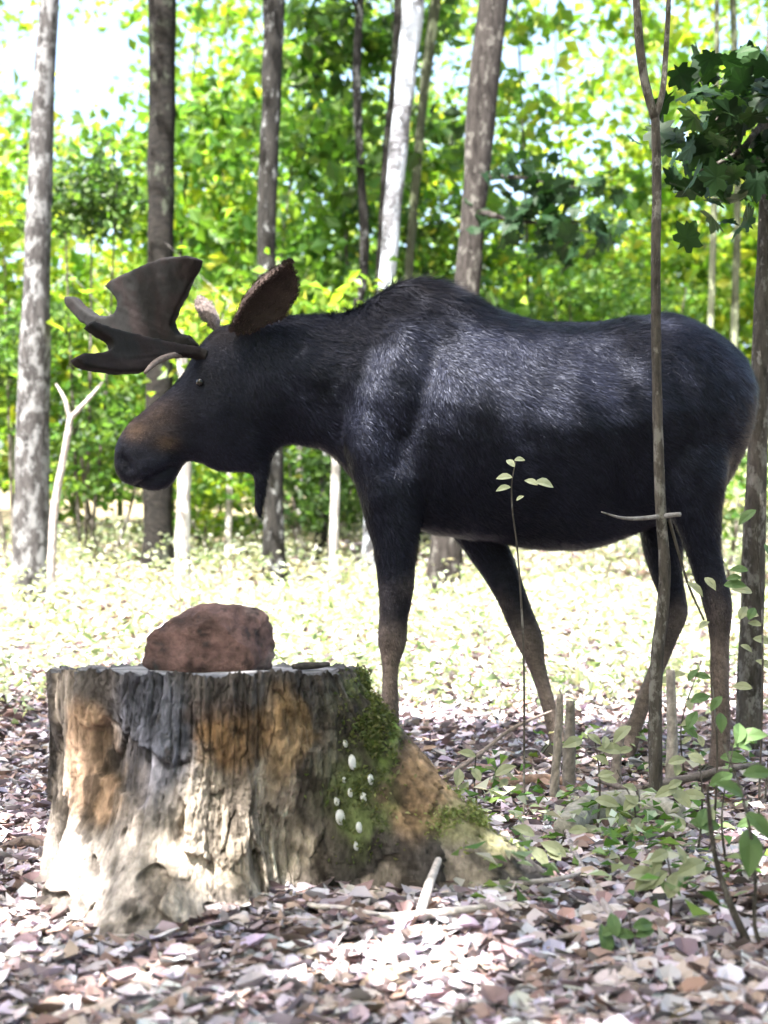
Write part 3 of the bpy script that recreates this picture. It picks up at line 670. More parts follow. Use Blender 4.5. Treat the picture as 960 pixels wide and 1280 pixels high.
    far = [(250, 432), (236, 420), (222, 418), (216, 405), (224, 385), (238, 358), (250, 335), (253, 325), (235, 320), (205, 322), (185, 329), (165, 339), (142, 350), (134, 357), (147, 368), (151, 380), (146, 391), (135, 396), (120, 394),
           (105, 384), (93, 371), (84, 370), (86, 380), (100, 397), (120, 412), (140, 425), (160, 433), (185, 438), (210, 440), (246, 446)]
    antler(far, lambda x, y: MY + .05 + .45 * max(0, 240 - x) / 155 + .0012 * (y - 430) + .10 * ((x - 180) / 100) ** 2, .044)
    nearo = [(262, 440), (240, 434), (215, 430), (190, 424), (160, 418), (130, 410), (113, 403), (107, 408), (120, 418), (137, 428), (139, 437), (125, 443), (102, 443), (91, 449), (98, 458), (120, 463), (150, 467), (178, 465), (196, 456), (218, 446), (240, 446), (258, 452)]
    na = antler(nearo, lambda x, y: MY - .05 - .40 * max(0, 250 - x) / 160 - .0010 * (y - 430), .046)
    # brow tine curving down below the beam
    me = tube('tine', [at(238, 440, 5.18), at(214, 444, 5.08), at(192, 455, 5.0), at(181, 466, 4.95)], [.017, .014, .012, .006], 10, .1, 20, 3); colour_all(me, (.16, .13, .12), 5, .2)
    obj('tine', me, M_ANTLER, na)
    # ears
    def ear(base, tip, w, side, cup, col):
        b0, t0 = Vector(base), Vector(tip); d = t0 - b0; L = d.length; d.normalize(); side = Vector(side); side = (side - d * side.dot(d)).normalized(); nn = d.cross(side)
        V, Fc = [], []; nu, nv = 22, 13
        for th in (0, 1):
            for i in range(nu):
                u = i / (nu - 1); ww = w * max(.02, math.sin(math.pi * min(.999, .05 + .949 * u) ** 1.25)) ** .62 * (1 + .05 * math.sin(u * 17))
                for j in range(nv):
                    q = j / (nv - 1) * 2 - 1
                    p = b0 + d * (u * L) + side * (q * ww) + nn * (cup * ww * (q * q) - .10 * L * math.sin(u * 3.0)) + nn * (-.012 if th else 0) * (1 - q * q * .8) * math.sin(math.pi * (.1 + .85 * u))
                    V.append(tuple(p))
        m_ = nu * nv
        for th in (0, 1):
            for i in range(nu - 1):
                for j in range(nv - 1):
                    a = th * m_ + i * nv + j; q = (a, a + 1, a + nv + 1, a + nv); Fc.append(q if th else q[::-1])
        for i in range(nu - 1):
            for j in (0, nv - 1): a = i * nv + j; Fc.append((a, a + nv, a + nv + m_, a + m_))
        me = mesh_np('ear', V, Fc); VVv = np.array(V)
        f = fbm(VVv * 30, 95, 3)
        Cc = np.tile(np.array(col), (len(V), 1)); Cc[:m_] = (.045, .033, .030)
        setcol(me, np.clip(Cc * (1 + .5 * f)[:, None], .004, .4)); e_ = obj('ear', me, M_ANTLER, root)
        # short hair over the ear and a fringe along its rim
        rg = np.random.default_rng(8); k_ = 5200; pick_ = rg.integers(0, len(V), k_)
        rim_ = np.array([q for q in range(len(V)) if q % nv in (0, nv - 1) or (q % m_) // nv > nu - 3]); pick_[:1800] = rim_[rg.integers(0, len(rim_), 1800)]
        B_ = VVv[pick_] + rg.normal(size=(k_, 3)) * .004; nb = np.where((pick_ < m_)[:, None], np.array(nn), -np.array(nn)); dd = np.array(d) + rg.normal(size=(k_, 3)) * .35 + nb * .15
        dd /= np.linalg.norm(dd, axis=1)[:, None]; sd_ = np.cross(nb, dd) * .0015; L_ = rg.uniform(.006, .016, (k_, 1))
        hm = mesh_np('fur', np.stack([B_ + sd_, B_ - sd_, B_ + dd * L_], 1).reshape(-1, 3), np.arange(k_ * 3).reshape(-1, 3), True)
        setcol(hm, np.repeat(np.clip(Cc[pick_] * rg.uniform(.6, 1.7, (k_, 1)), .003, .4), 3, 0)); h_ = obj('fur', hm, M_FUR, e_); h_['kind'] = 'stuff'
        return e_
    ear(at(290, 412, 5.16), at(362, 328, 5.06), .10, (-.40, -.86, .34), .95, (.10, .070, .060))
    ear(at(272, 412, 5.33), at(250, 374, 5.42), .035, (.6, .6, .2), .7, (.16, .13, .12))
    # eyes
    for yy in (5.15, 5.35):
        bm = bmesh.new(); bmesh.ops.create_uvsphere(bm, u_segments=14, v_segments=10, radius=.016); me = bpy.data.meshes.new('eye'); bm.to_mesh(me); bm.free()
        me.polygons.foreach_set('use_smooth', [True] * len(me.polygons)); p = at(250, 478, yy); obj('eye', me, M_EYE, root, p - root.location * 0)
    # cloven hooves
    for (x, yy, dx) in ((478, 5.09, -1), (694, 5.42, -1), (888, 5.07, -1), (769, 5.41, -1)):
        X = (x - HX) / F * yy; z0 = gzf(X, yy)
        bm = bmesh.new()
        for s in (-1, 1):
            prof = [(.045, 0), (-.075, 0), (-.055, .045), (-.015, .085), (.045, .075)]
            lo = [bm.verts.new((X + a, yy + s * .004, z0 - .004 + c)) for a, c in prof]; hi = [bm.verts.new((X + a * .9, yy + s * (.045 if c < .05 else .034), z0 - .004 + c)) for a, c in prof]
            bm.faces.new(lo); bm.faces.new(hi)
            for i in range(5): bm.faces.new((lo[i], lo[(i + 1) % 5], hi[(i + 1) % 5], hi[i]))
        bmesh.ops.recalc_face_normals(bm, faces=bm.faces); bmesh.ops.bevel(bm, geom=list(bm.edges), offset=.006, segments=2, affect='EDGES')
        me = bpy.data.meshes.new('hoof'); bm.to_mesh(me); bm.free(); obj('hoof', me, M_HOOF, root)
build_moose()
for o in list(bpy.data.objects):
    pass

# ================================================================== TREES
def crown(parent, c, rad, nspray, per, size, pal, up=.45, rng=RNG, keep=None, spread=.55, flat=.28, mat=None):
    """sprays of leaves spread through the crown's volume"""
    q = rng.normal(size=(nspray, 3)); q /= np.linalg.norm(q, axis=1)[:, None]; q *= rng.random((nspray, 1)) ** .45
    S = np.array(c) + q * np.array(rad)
    if keep is not None: S = S[keep(S)]
    if not len(S): return None
    sz = rng.uniform(.6, 1.35, (len(S), 1, 1))
    P = S[:, None, :] + rng.normal(size=(len(S), per, 3)) * np.array([spread, spread, spread * flat]) * sz
    P = P.reshape(-1, 3); P = P[P[:, 2] > gz(P[:, 0], P[:, 1]) + .1]
    return leaf_obj('crown', P, rng.uniform(.65, 1.3, len(P)) * size, pal, mat or M_LEAF, parent, up, .68, rng=rng)

def tree(name, label, pts, Y, w, mat, group=None, top=11.0, crown_args=None, rough=.2, branches=3, seed=1):
    """pts: trunk axis in photo pixels from base upward; w: widths in pixels"""
    P = [at(x, y, Y) for x, y in pts]; R = [q / 2 / F * Y for q in w]
    zb = gzf(P[0].x, Y); d = (P[0] - P[1]).normalized()
    base = P[0] + d * max(0, (P[0].z - zb) / max(-d.z, .2)); base.z = zb - .06
    if base.z < P[0].z - .05: P = [base] + P; R = [R[0] * 1.28] + R
    else: P[0].z = zb - .05
    d = (P[-1] - P[-2]).normalized(); h = top - P[-1].z
    if h > .5:
        P += [P[-1] + d * (h * .5), P[-1] + d * h + Vector((.2, 0, 0))]; R += [R[-1] * .75, R[-1] * .25]
    root = thing(name, label, 'tree', (P[0].x, P[0].y, zb), group)
    obj('trunk', tube('trunk', P, R, 18, rough, 64, seed), mat, root)
    rr = random.Random(seed)
    tipz = P[-1]
    for k in range(branches):
        t = rr.uniform(.55, .92); z = P[0].z + (P[-1].z - P[0].z) * t
        zs = [p.z for p in P]; i = max(j for j in range(len(P) - 1) if zs[j] <= z); s = (z - zs[i]) / (zs[i + 1] - zs[i]); p = P[i].lerp(P[i + 1], s); r0 = (R[i] * (1 - s) + R[i + 1] * s) * .45
        a = rr.uniform(0, 6.28); dv = Vector((math.cos(a), math.sin(a), .5)); Lb = rr.uniform(.8, 1.8)
        obj('branch', tube('branch', [p, p + dv * Lb * .5 + Vector((0, 0, .05)), p + dv * Lb + Vector((0, 0, .35))], [r0, r0 * .6, r0 * .15], 8, .1, 12, seed + k), mat, root)
    if crown_args: crown(root, (tipz.x, tipz.y, tipz.z - crown_args.get('drop', 1.5)), crown_args['rad'], crown_args['n'], crown_args.get('per', 45), crown_args.get('size', .13), crown_args.get('pal', GRN), keep=crown_args.get('keep'))
    return root

CR = dict(rad=(1.8, 1.8, 2.0), n=26, per=50, size=.15, drop=1.0)
tree('tree', 'grey lichen-mottled tree trunk rising just in front of the moose antler tips', [(38, 680), (40, 560), (44, 420), (48, 300), (53, 150), (62, 0)], 11.0, (44, 40, 37, 33, 28, 24), BK_GREY, None, 10, CR, seed=11)
tree('tree', 'dark straight tree trunk with ringed bark rising behind the large antler', [(198, 640), (199, 500), (200, 320), (202, 160), (202, 0)], 13.0, (37, 36, 34, 34, 34), BK_DARK, None, 11, CR, seed=12)
tree('tree', 'dark trunk dappled with pale lichen rising behind the moose ear', [(342, 650), (339, 500), (333, 310), (338, 150), (343, 0)], 12.0, (27, 26, 23, 25, 27), BK_MAPLE, None, 11, CR, seed=13)
tree('tree', 'thin crooked speckled trunk rising behind the moose neck', [(400, 690), (420, 500), (455, 330), (450, 200), (446, 90), (450, 0)], 13.5, (15, 14, 12, 11, 11, 10), BK_MAPLE, None, 10, dict(CR, n=14), seed=14)
tree('birch_tree', 'pale white-barked birch trunk leaning behind the moose withers', [(468, 620), (474, 480), (483, 355), (493, 240), (505, 120), (517, 0)], 12.5, (24, 22, 20, 22, 25, 28), BK_BIRCH, None, 11, CR, seed=15)
tree('tree', 'slim dark trunk growing tight against the white birch', [(470, 640), (472, 480), (476, 350), (486, 180), (498, 60), (500, 0)], 13.1, (15, 14, 13, 14, 15, 15), BK_DARK, None, 11, dict(CR, n=14), seed=16)
tree('tree', 'thin greenish trunk leaning to the right of the white birch', [(500, 640), (505, 480), (512, 330), (522, 200), (534, 80), (545, 0)], 14.0, (12, 11, 11, 11, 13, 14), BK_GREEN, None, 10, dict(CR, n=12), seed=17)
t6 = tree('tree', 'stout brown trunk leaning above the moose back behind its hump', [(560, 660), (574, 480), (585, 350), (594, 240), (604, 120), (617, 0)], 11.5, (40, 36, 33, 33, 36, 36), BK_BROWN, None, 11, CR, seed=18, branches=0)
tree('tree', 'very slender pale trunk standing far behind the moose rump', [(886, 640), (888, 420), (893, 250), (896, 60)], 12.5, (9, 8, 8, 7), BK_GREEN, None, 9, dict(CR, n=10), seed=19)
tree('tree', 'thin greenish trunk in the thicket behind the moose tail', [(925, 640), (918, 440), (922, 250), (918, 60)], 14.0, (11, 10, 9, 8), BK_GREEN, None, 9, dict(CR, n=10), seed=20)
t7 = tree('maple_tree', 'dark slim trunk with a shaded drooping bough beside the moose rump', [(936, 940), (942, 700), (950, 480), (960, 250), (968, 60)], 5.7, (34, 27, 24, 22, 20), BK_SLIM, None, 7, None, seed=21, branches=0)
for i, (bx_, tp, w_, yy, lb) in enumerate(((228, 470, 17, 11.5, 'pale slim trunk standing under the moose muzzle at the thicket edge'), (340, 500, 0, 0, ''), (417, 480, 11, 12.2, 'pale thin trunk standing under the moose neck'),
                                    (372, 480, 9, 14.2, 'thin grey trunk in the shade under the moose neck'), (285, 500, 8, 13.5, 'thin grey trunk under the moose jaw'))):
    if not w_: continue
    tree('tree', lb, [(bx_, 690), (bx_ + 3, 560), (bx_ + 2, tp), (bx_ - 2, tp - 60)], yy, (w_ * 1.1, w_, w_ * .8, w_ * .4), BK_PALE, None, 2.0, dict(rad=(.5, .5, .5), n=8, per=30, size=.12, drop=-.1, pal=YEL), seed=30 + i, branches=2)

# leaning pale dead sapling by the left trunk
ds = thing('dead_sapling', 'bleached leaning dead sapling forking beside the lichen-mottled trunk', 'sapling', (at(66, 0, 10).x, 10, gzf(at(66, 0, 10).x, 10)))
me = tube('stem', [Vector((at(62, 0, 10).x, 10, gzf(at(62, 0, 10).x, 10) - .05)), at(72, 610, 10), at(82, 560, 10), at(88, 520, 10)], [.034, .03, .026, .02], 10, .35, 40, 3); colour_all(me, (.26, .23, .215), 1, .45); obj('stem', me, M_TWIG, ds)
for p2 in ((70, 480), (108, 500), (128, 478)):
    me = tube('branch', [at(87, 524, 10), at((87 + p2[0]) / 2 + 3, (524 + p2[1]) / 2 - 2, 10), at(p2[0], p2[1], 10.05)], [.02, .015, .007], 8, .1, 10, 2); colour_all(me, (.26, .23, .215), 1, .45); obj('branch', me, M_TWIG, ds)

# understory thicket: young leafy trees behind the clearing
def sky_gap(S):
    px, py = proj(S); r = np.random.default_rng(int(abs(S[0, 0] * 1000)) + 5).random(len(S))
    holes = ((30, 60, 90, 130), (150, 150, 70, 120), (290, 40, 50, 50), (700, 90, 110, 120), (770, 180, 90, 100), (650, 230, 60, 60), (560, 300, 40, 40), (120, 300, 60, 40))
    h = np.zeros(len(S))
    for cx, cy_, rx, ry in holes: h = np.maximum(h, np.exp(-((px - cx) / rx) ** 2 - ((py - cy_) / ry) ** 2))
    return r > h * .95
rr = random.Random(99)
ux = [-520, -430, -340, -240, 1150, 1240, 1340, 1440, -140, -60, 20, 95, 150, 215, 275, 330, 385, 440, 500, 555, 610, 665, 715, 770, 830, 880, 935, 1000, 1060, 60, 180, 300, 420, 540, 660, 800, 900, 980]
for i, x in enumerate(ux):
    Y = rr.uniform(15, 19) if i < 29 else rr.uniform(20, 26)
    X = (x - HX) / F * Y; zb = gzf(X, Y); H = rr.uniform(3.6, 8.0)
    root = thing('young_tree', 'young tree', 'tree', (X, Y, zb), 'young leafy trees in the thicket')
    lean = rr.uniform(-.4, .4)
    obj('trunk', tube('trunk', [(X, Y, zb - .05), (X + lean * .3, Y, zb + H * .5), (X + lean, Y + .1, zb + H)], [rr.uniform(.025, .045), .02, .006], 8, .1, 20, i), rr.choice((BK_GREEN, BK_SLIM, BK_DARK)), root)
    rng = np.random.default_rng(200 + i)
    kd = (1, 3, 1, 3, 2)[i % 5] if 290 < x < 620 else (0, 2, 0, 1, 0)[i % 5]; pal = (YEL, GRN, YEL + GRN, GRN + DRK)[kd]
    root['label'] = ('young tree with yellow-green leaves in the thicket behind the moose', 'young tree with fresh green leaves in the thicket behind the moose', 'young tree with mixed yellow and green leaves in the thicket behind the moose', 'young tree with deeper green leaves in the thicket behind the moose')[kd]
    crown(root, (X + lean * .5, Y, zb + H * .52), (1.15, 1.3, H * .5), int(H * 6.5), 40, .19, pal, .42, rng, sky_gap, .30, .35)
# small dark conifer-like shrubs and shrubs low in the thicket
for i, (x, y, Y, rx, rz, pal, lb) in enumerate(((105, 250, 13.5, .45, .55, DRK, 'dark leafy bush between the lichen-mottled trunk and the large antler'),
        (20, 430, 13.0, .6, .9, DRK + GRN, 'dark green bush at the foot of the lichen-mottled trunk'), (130, 560, 13.5, .7, .7, DRK + GRN, 'deep green bush low beside the moose muzzle'),
        (390, 600, 13.5, .7, .5, DRK, 'dark green bush in the shade under the moose neck'), (260, 610, 14.0, .8, .5, YEL + GRN, 'bright green low bush under the moose jaw'),
        (900, 600, 11.5, .7, .7, GRN + PAL, 'light green bush behind the moose hind leg'), (540, 380, 15.0, .8, .8, YEL + GRN, 'bright green bush above the moose hump'),
        (760, 380, 15.0, 1.2, .5, GRN, 'green bush seen just above the moose back'))):
    c = at(x, y, Y); zb = gzf(c.x, Y); root = thing('bush', lb, 'bush', (c.x, Y, zb))
    rng = np.random.default_rng(400 + i)
    for k in range(3):
        a = rng.uniform(-.5, .5) * rx; obj('stem', tube('stem', [(c.x + a * .2, Y, zb - .05), (c.x + a, Y + .05, (zb + c.z) / 2), (c.x + a * 1.5, Y, c.z + rz * .4)], [.022, .016, .006], 7, .1, 14, k), BK_SLIM, root)
    crown(root, tuple(c), (rx, rx, rz), 26, 40, .10, pal, .4, rng, None, .2, .4)

# far wood: one mass nobody could count
def far_wood():
    rng = np.random.default_rng(77); n = 1300
    Y = rng.uniform(27, 46, n); X = rng.uniform(-1, 1, n) * (Y * .58 + 3); Z = gz(X, Y) + rng.random(n) ** 1.1 * 13
    S = np.stack([X, Y, Z], -1); S = S[sky_gap(S)]
    P = S[:, None, :] + rng.normal(size=(len(S), 52, 3)) * [.75, .75, .32]; P = P.reshape(-1, 3); P = P[P[:, 2] > gz(P[:, 0], P[:, 1])]
    o = leaf_obj('distant_wood', P, rng.uniform(.18, .36, len(P)), YEL + GRN, M_LEAF, None, .4, .7, rng=rng)
    tag(o, 'bright green blur of distant woodland leaves beyond the thicket', 'woodland', None, 'stuff')
far_wood()

# ------------------------------------------------------------------ boughs with leaves big enough to pick apart
ML_D = leaf_proto('leaf', MAPLE, (.010, .030, .010), .25, .1); ML_G = leaf_proto('leaf', MAPLE, (.022, .055, .015), .4, -.12); ML_Y = leaf_proto('leaf', OVAL, (.27, .29, .18), .3, .2)  # maple greens darkened so the boughs' shade sits in the leaf colour
OV_G = leaf_proto('leaf', OVAL, (.09, .15, .055), .3, .15)
rr = random.Random(4)
def bough(root, path, radii, mat, mesh, lm, n, size, spread, up=.35, seed=0, start=.25):
    me = tube('branch', path, radii, 8, .1, 24, seed); b_ = obj('branch', me, mat, root)
    P = [Vector(p) for p in path]
    for k in range(n):
        t = rr.uniform(start, 1) * (len(P) - 1); i = min(int(t), len(P) - 2); p = P[i].lerp(P[i + 1], t - i) + Vector((rr.gauss(0, spread), rr.gauss(0, spread), rr.gauss(-.3 * spread, spread * .7)))
        place_leaf('leaf', mesh if not isinstance(mesh, tuple) else rr.choice(mesh), lm, p, size * rr.uniform(.7, 1.25), b_, rr, up)
bough(t7, [at(966, 130, 5.7), at(945, 165, 5.5), at(915, 195, 5.35), at(872, 215, 5.3)], [.02, .014, .01, .004], BK_SLIM, (ML_D, ML_G, ML_D), M_LEAFN, 105, .135, .15, .45, 1, .05)
bough(t7, [at(967, 90, 5.7), at(945, 100, 5.5), at(920, 115, 5.3), at(895, 150, 5.2)], [.016, .012, .008, .003], BK_SLIM, (ML_D, ML_D, ML_G), M_LEAFN, 95, .135, .15, .45, 2, .05)
bough(t6, [at(592, 262, 11.5), at(640, 275, 11.2), at(700, 282, 11.0), at(745, 292, 10.9)], [.035, .02, .012, .005], BK_BROWN, ML_D, M_LEAFN, 62, .19, .16, .35, 3, .25)
bough(t6, [at(596, 222, 11.5), at(650, 222, 11.2), at(700, 232, 11.0), at(735, 236, 10.9)], [.03, .018, .01, .004], BK_BROWN, ML_D, M_LEAFN, 58, .19, .14, .35, 4, .3)

# ------------------------------------------------------------------ forked sapling in front of the moose
def sapling():
    Y = 4.55; pp = [(818, 905), (821, 830), (831, 720), (826, 640), (822, 520), (820, 400), (820, 300), (821, 220), (819, 145)]
    P = [at(x, y, Y) for x, y in pp]; zb = gzf(P[0].x, Y); P = [Vector((P[0].x + .005, Y, zb - .04))] + P[1:]
    root = thing('forked_sapling', 'slender forked sapling standing in front of the moose hindquarters', 'sapling', (P[0].x, Y, zb))
    obj('stem', tube('stem', P, [.024, .022, .020, .0185, .017, .0165, .016, .016, .015], 12, .14, 90, 2), BK_SLIM, root)
    obj('branch', tube('branch', [at(819, 148, Y), at(808, 110, Y), at(800, 60, Y), at(796, 10, Y), at(790, -120, Y)], [.0155, .015, .0145, .013, .008], 10, .12, 40, 3), BK_SLIM, root)
    obj('branch', tube('branch', [at(819, 148, Y), at(828, 115, Y), at(832, 70, Y), at(835, 20, Y), at(838, -90, Y)], [.012, .010, .009, .0085, .005], 10, .12, 40, 4), BK_SLIM, root)
    obj('twig', tube('twig', [at(828, 645, Y), at(800, 648, Y - .05), at(775, 647, Y - .1), at(752, 640, Y - .14)], [.008, .007, .005, .002], 8, .1, 16, 5), BK_PALE, root)
    obj('twig', tube('twig', [at(827, 646, Y), at(838, 644, Y - .03), at(850, 643, Y - .06)], [.009, .008, .008], 8, .1, 10, 5), BK_PALE, root)
    obj('twig', tube('twig', [at(836, 648, Y), at(848, 690, Y), at(862, 735, Y), at(880, 775, Y)], [.006, .005, .004, .003], 8, .1, 16, 6), BK_SLIM, root)
    for x, y, s in ((870, 735, .07), (888, 728, .06), (880, 780, .05)):
        place_leaf('leaf', ML_Y, M_LEAFN, at(x, y, Y - .02), s, root, rr, .5, (0, -.6, .5))
sapling()

# pale seedling in front of the flank
def seedling(name, label, stem, rad, lvs, Y, mesh, mat=M_LEAFN, bark=BK_SLIM, group=None):
    P = [at(x, y, Y) for x, y in stem]; zb = gzf(P[0].x, Y); P[0] = Vector((P[0].x, Y, zb - .03))
    root = thing(name, label, 'seedling', (P[0].x, Y, zb), group)
    obj('stem', tube('stem', P, rad, 8, .08, 40, 2), bark, root)
    for x, y, s, ang in lvs:
        o = obj('leaf', mesh, mat, root); p = at(x, y, Y - .02); px, py = min(((sx, sy) for sx, sy in stem[1:]), key=lambda q: (q[0] - x) ** 2 + (q[1] - y) ** 2)
        nrm = Vector((rr.gauss(0, .25), -.75, .6)).normalized(); d = Vector((math.cos(RAD(ang)), 0, math.sin(RAD(ang)))); d = (d - nrm * d.dot(nrm)).normalized(); sd = d.cross(nrm)
        R = Matrix((sd, d, nrm)).transposed().to_4x4(); o.matrix_basis = Matrix.Translation(p) @ R @ Matrix.Diagonal((s, s, s, 1))
    return root
ML_P = leaf_proto('leaf', OVAL, (.42, .45, .30), .3, .25)
seedling('seedling', 'thin seedling with pale leaves standing in front of the moose belly', [(655, 900), (652, 760), (646, 680), (640, 630), (640, 600), (645, 576)], [.004, .0035, .003, .0025, .002, .0015],
         [(630, 596, .055, 170), (629, 610, .05, 190), (638, 578, .045, 120), (650, 574, .04, 20), (664, 602, .05, 140), (682, 604, .075, 10), (650, 622, .03, 40)], 4.45, ML_P)
seedling('seedling', 'curved bare-stemmed seedling with a hanging broad green leaf at the forest floor', [(965, 1200), (945, 1165), (944, 1100), (938, 1040), (925, 985), (905, 930)], [.006, .005, .004, .0035, .003, .002],
         [(938, 1062, .11, 260), (950, 1030, .08, 300), (915, 985, .07, 160), (948, 965, .07, 10)], 2.95, OV_G)
seedling('seedling', 'thin dark twiggy seedling bending away from the broad-leaved one', [(948, 1172), (915, 1135), (895, 1075), (886, 1010), (884, 980)], [.010, .008, .006, .005, .003], [], 2.98, OV_G)
for i, (x, y0, h, Y, lb) in enumerate(((892, 960, 120, 4.3, 'leafy low seedling at the foot of the dark slim trunk'), (745, 985, 70, 4.2, 'small low seedling sprouting behind the mossy log'), (948, 800, 150, 4.4, 'pale-leaved seedling leaning against the dark slim trunk'), (835, 1120, 60, 3.2, 'small spreading seedling among leaves in front of the mossy log'))):
    yb = HY + CAMZ / Y * F
    lv = [(x + rr.uniform(-38, 38), y0 - h * rr.random() - 8, rr.uniform(.05, .085), rr.uniform(0, 360)) for k in range(8)]
    seedling('seedling', lb, [(x, yb), (x + 4, y0 - h * .3), (x - 3, y0 - h)], [.004, .003, .0015], lv, Y, ML_Y if i % 2 else OV_G)

for i, (x, Y, hgt, n, pale, lb) in enumerate(((780, 4.0, .26, 7, 1, 'pale-leaved seedling right beside the rotten log'), (870, 3.9, .34, 9, 1, 'spindly pale-leaved seedling behind the dark bent branch'), (690, 3.6, .16, 6, 1, 'tiny pale seedling at the tip of the mossy stump root'),
        (915, 3.5, .42, 9, 0, 'upright green-leaved seedling growing near the broad-leaved seedling'), (800, 2.95, .12, 6, 0, 'tiny green seedling among leaves beside the long thin grey stick'), (955, 4.7, .75, 12, 1, 'tall pale-leaved seedling crossing the dark slim trunk'),
        (860, 5.0, .5, 7, 1, 'thin pale-leaved seedling between the moose hind hooves'), (600, 4.6, .22, 6, 1, 'small pale seedling behind the propped twiggy branch'))):
    yb = HY + CAMZ / Y * F; k_ = F / Y
    lv = [(x + rr.uniform(-.09, .09) * k_, yb - hgt * k_ * rr.uniform(.35, 1.05), rr.uniform(.045, .08), rr.uniform(-30, 210)) for q in range(n)]
    seedling('seedling', lb, [(x, yb), (x + rr.uniform(-.04, .04) * k_, yb - hgt * .5 * k_), (x + rr.uniform(-.06, .06) * k_, yb - hgt * k_)], [.004, .003, .0015], lv, Y, (OV_G, ML_Y)[pale])

# snapped upright stubs by the hooves
def stub(pts, w, Y, label, c):
    P = [at(x, y, Y) for x, y in pts]; zb = gzf(P[0].x, Y); P[0] = Vector((P[0].x, Y, zb - .03)); R = [q / 2 / F * Y for q in w]
    me = tube('snag', P, R, 12, .3, 30, 5); colour_all(me, c, 6, .3); o = obj('snag', me, M_TWIG); tag(o, label, 'snag')
stub([(712, 985), (712, 940), (713, 876)], (18, 14, 11), 4.9, 'short broken grey stub standing by the moose far front hoof', (.17, .15, .13))
stub([(690, 985), (697, 930), (700, 868)], (12, 11, 8), 4.75, 'thin leaning snapped stem beside the broken grey stub', (.22, .19, .16))
stub([(838, 960), (840, 900), (838, 838)], (16, 13, 11), 4.85, 'short pale broken stem between the moose hind legs', (.28, .25, .22))
stub([(770, 975), (772, 940), (780, 905)], (14, 12, 8), 4.9, 'stubby broken stem in front of the moose far hind hoof', (.2, .17, .15))

# fallen wood on the litter
def stick(name, label, pts, rad, c, Yf=None, seed=1, forks=()):
    def gp(x, y, lift):
        # where this photo pixel meets the forest floor
        Y = 3.0
        for _ in range(30): Y = (CAMZ - gzf((x - HX) / F * Y, Y) - lift) * F / max(y - HY, 30)
        return Vector(((x - HX) / F * Y, Y, gzf((x - HX) / F * Y, Y) + lift))
    P = [gp(x, y, l) for x, y, l in pts]
    me = tube('wood', P, rad, 12, .18, len(P) * 8, seed); colour_all(me, c, seed, .25)
    if not forks: return tag(obj(name, me, M_TWIG), label, name.split('_')[-1])
    root = thing(name, label, name.split('_')[-1], (P[0].x, P[0].y, gzf(P[0].x, P[0].y))); obj('stem', me, M_TWIG, root)
    for f, r in forks:
        me = tube('fork', [gp(*q) for q in f], r, 9, .15, 18, seed + 2); colour_all(me, c, seed, .25); obj('fork', me, M_TWIG, root)
stick('fallen_stick', 'pale bare stick lying on leaves in front of the stump right root', [(385, 1131, .03), (430, 1137, .03), (480, 1146, .03), (530, 1143, .035), (590, 1136, .035), (645, 1131, .03), (692, 1142, .02)], [.006, .009, .010, .010, .009, .007, .004], (.50, .45, .42), seed=3,
      forks=(([(525, 1143, .04), (535, 1110, .06), (548, 1075, .10)], [.012, .012, .009]),))
stick('fallen_branch', 'thin dark twiggy branch propped between the stump root and broken stub', [(560, 970, .05), (600, 942, .10), (645, 908, .18), (690, 880, .25)], [.010, .009, .007, .004], (.22, .18, .16), seed=4)
stick('fallen_stick', 'thin grey stick running down across the leaves below the mossy log', [(700, 1010, .03), (720, 1070, .03), (755, 1130, .03), (785, 1190, .03), (795, 1240, .02)], [.006, .008, .008, .007, .004], (.36, .31, .30), seed=5)
stick('fallen_branch', 'dark bent branch lying between the hind hooves and the mossy log', [(745, 975, .05), (800, 985, .08), (850, 975, .10), (905, 962, .12), (955, 955, .10)], [.008, .013, .014, .012, .008], (.13, .11, .10), seed=6)
stick('fallen_stick', 'weathered brown stick half buried in leaves below the broken grey stub', [(590, 985, .02), (640, 978, .03), (690, 975, .03), (735, 990, .02)], [.015, .024, .022, .012], (.24, .16, .12), seed=7)
stick('fallen_log', 'short grey mossy rotten log lying in leaves right of the stump', [(705, 1035, .05), (745, 1012, .06), (800, 1005, .06), (850, 1018, .05)], [.035, .055, .05, .03], (.27, .26, .22), seed=8)
stick('fallen_stick', 'thin pale stick lying on the sunlit slope behind the moose foreleg', [(380, 700, .06), (415, 715, .08), (455, 735, .06)], [.02, .022, .015], (.5, .46, .42), seed=9)
stick('fallen_stick', 'thin bare stick leaning across leaves below the broad-leaved seedling', [(640, 1190, .02), (700, 1172, .03), (770, 1160, .03), (840, 1150, .02)], [.004, .006, .006, .003], (.3, .25, .23), seed=14)
stick('fallen_branch', 'thin grey branch lying in front of the mossy stump root', [(560, 1095, .02), (620, 1105, .03), (690, 1100, .04), (740, 1082, .03)], [.004, .008, .007, .004], (.34, .30, .29), seed=15)
stick('fallen_stick', 'short thick brown stick among leaves at the left of the stump', [(0, 1062, .02), (30, 1052, .03), (60, 1058, .02)], [.012, .018, .01], (.2, .15, .13), seed=10)
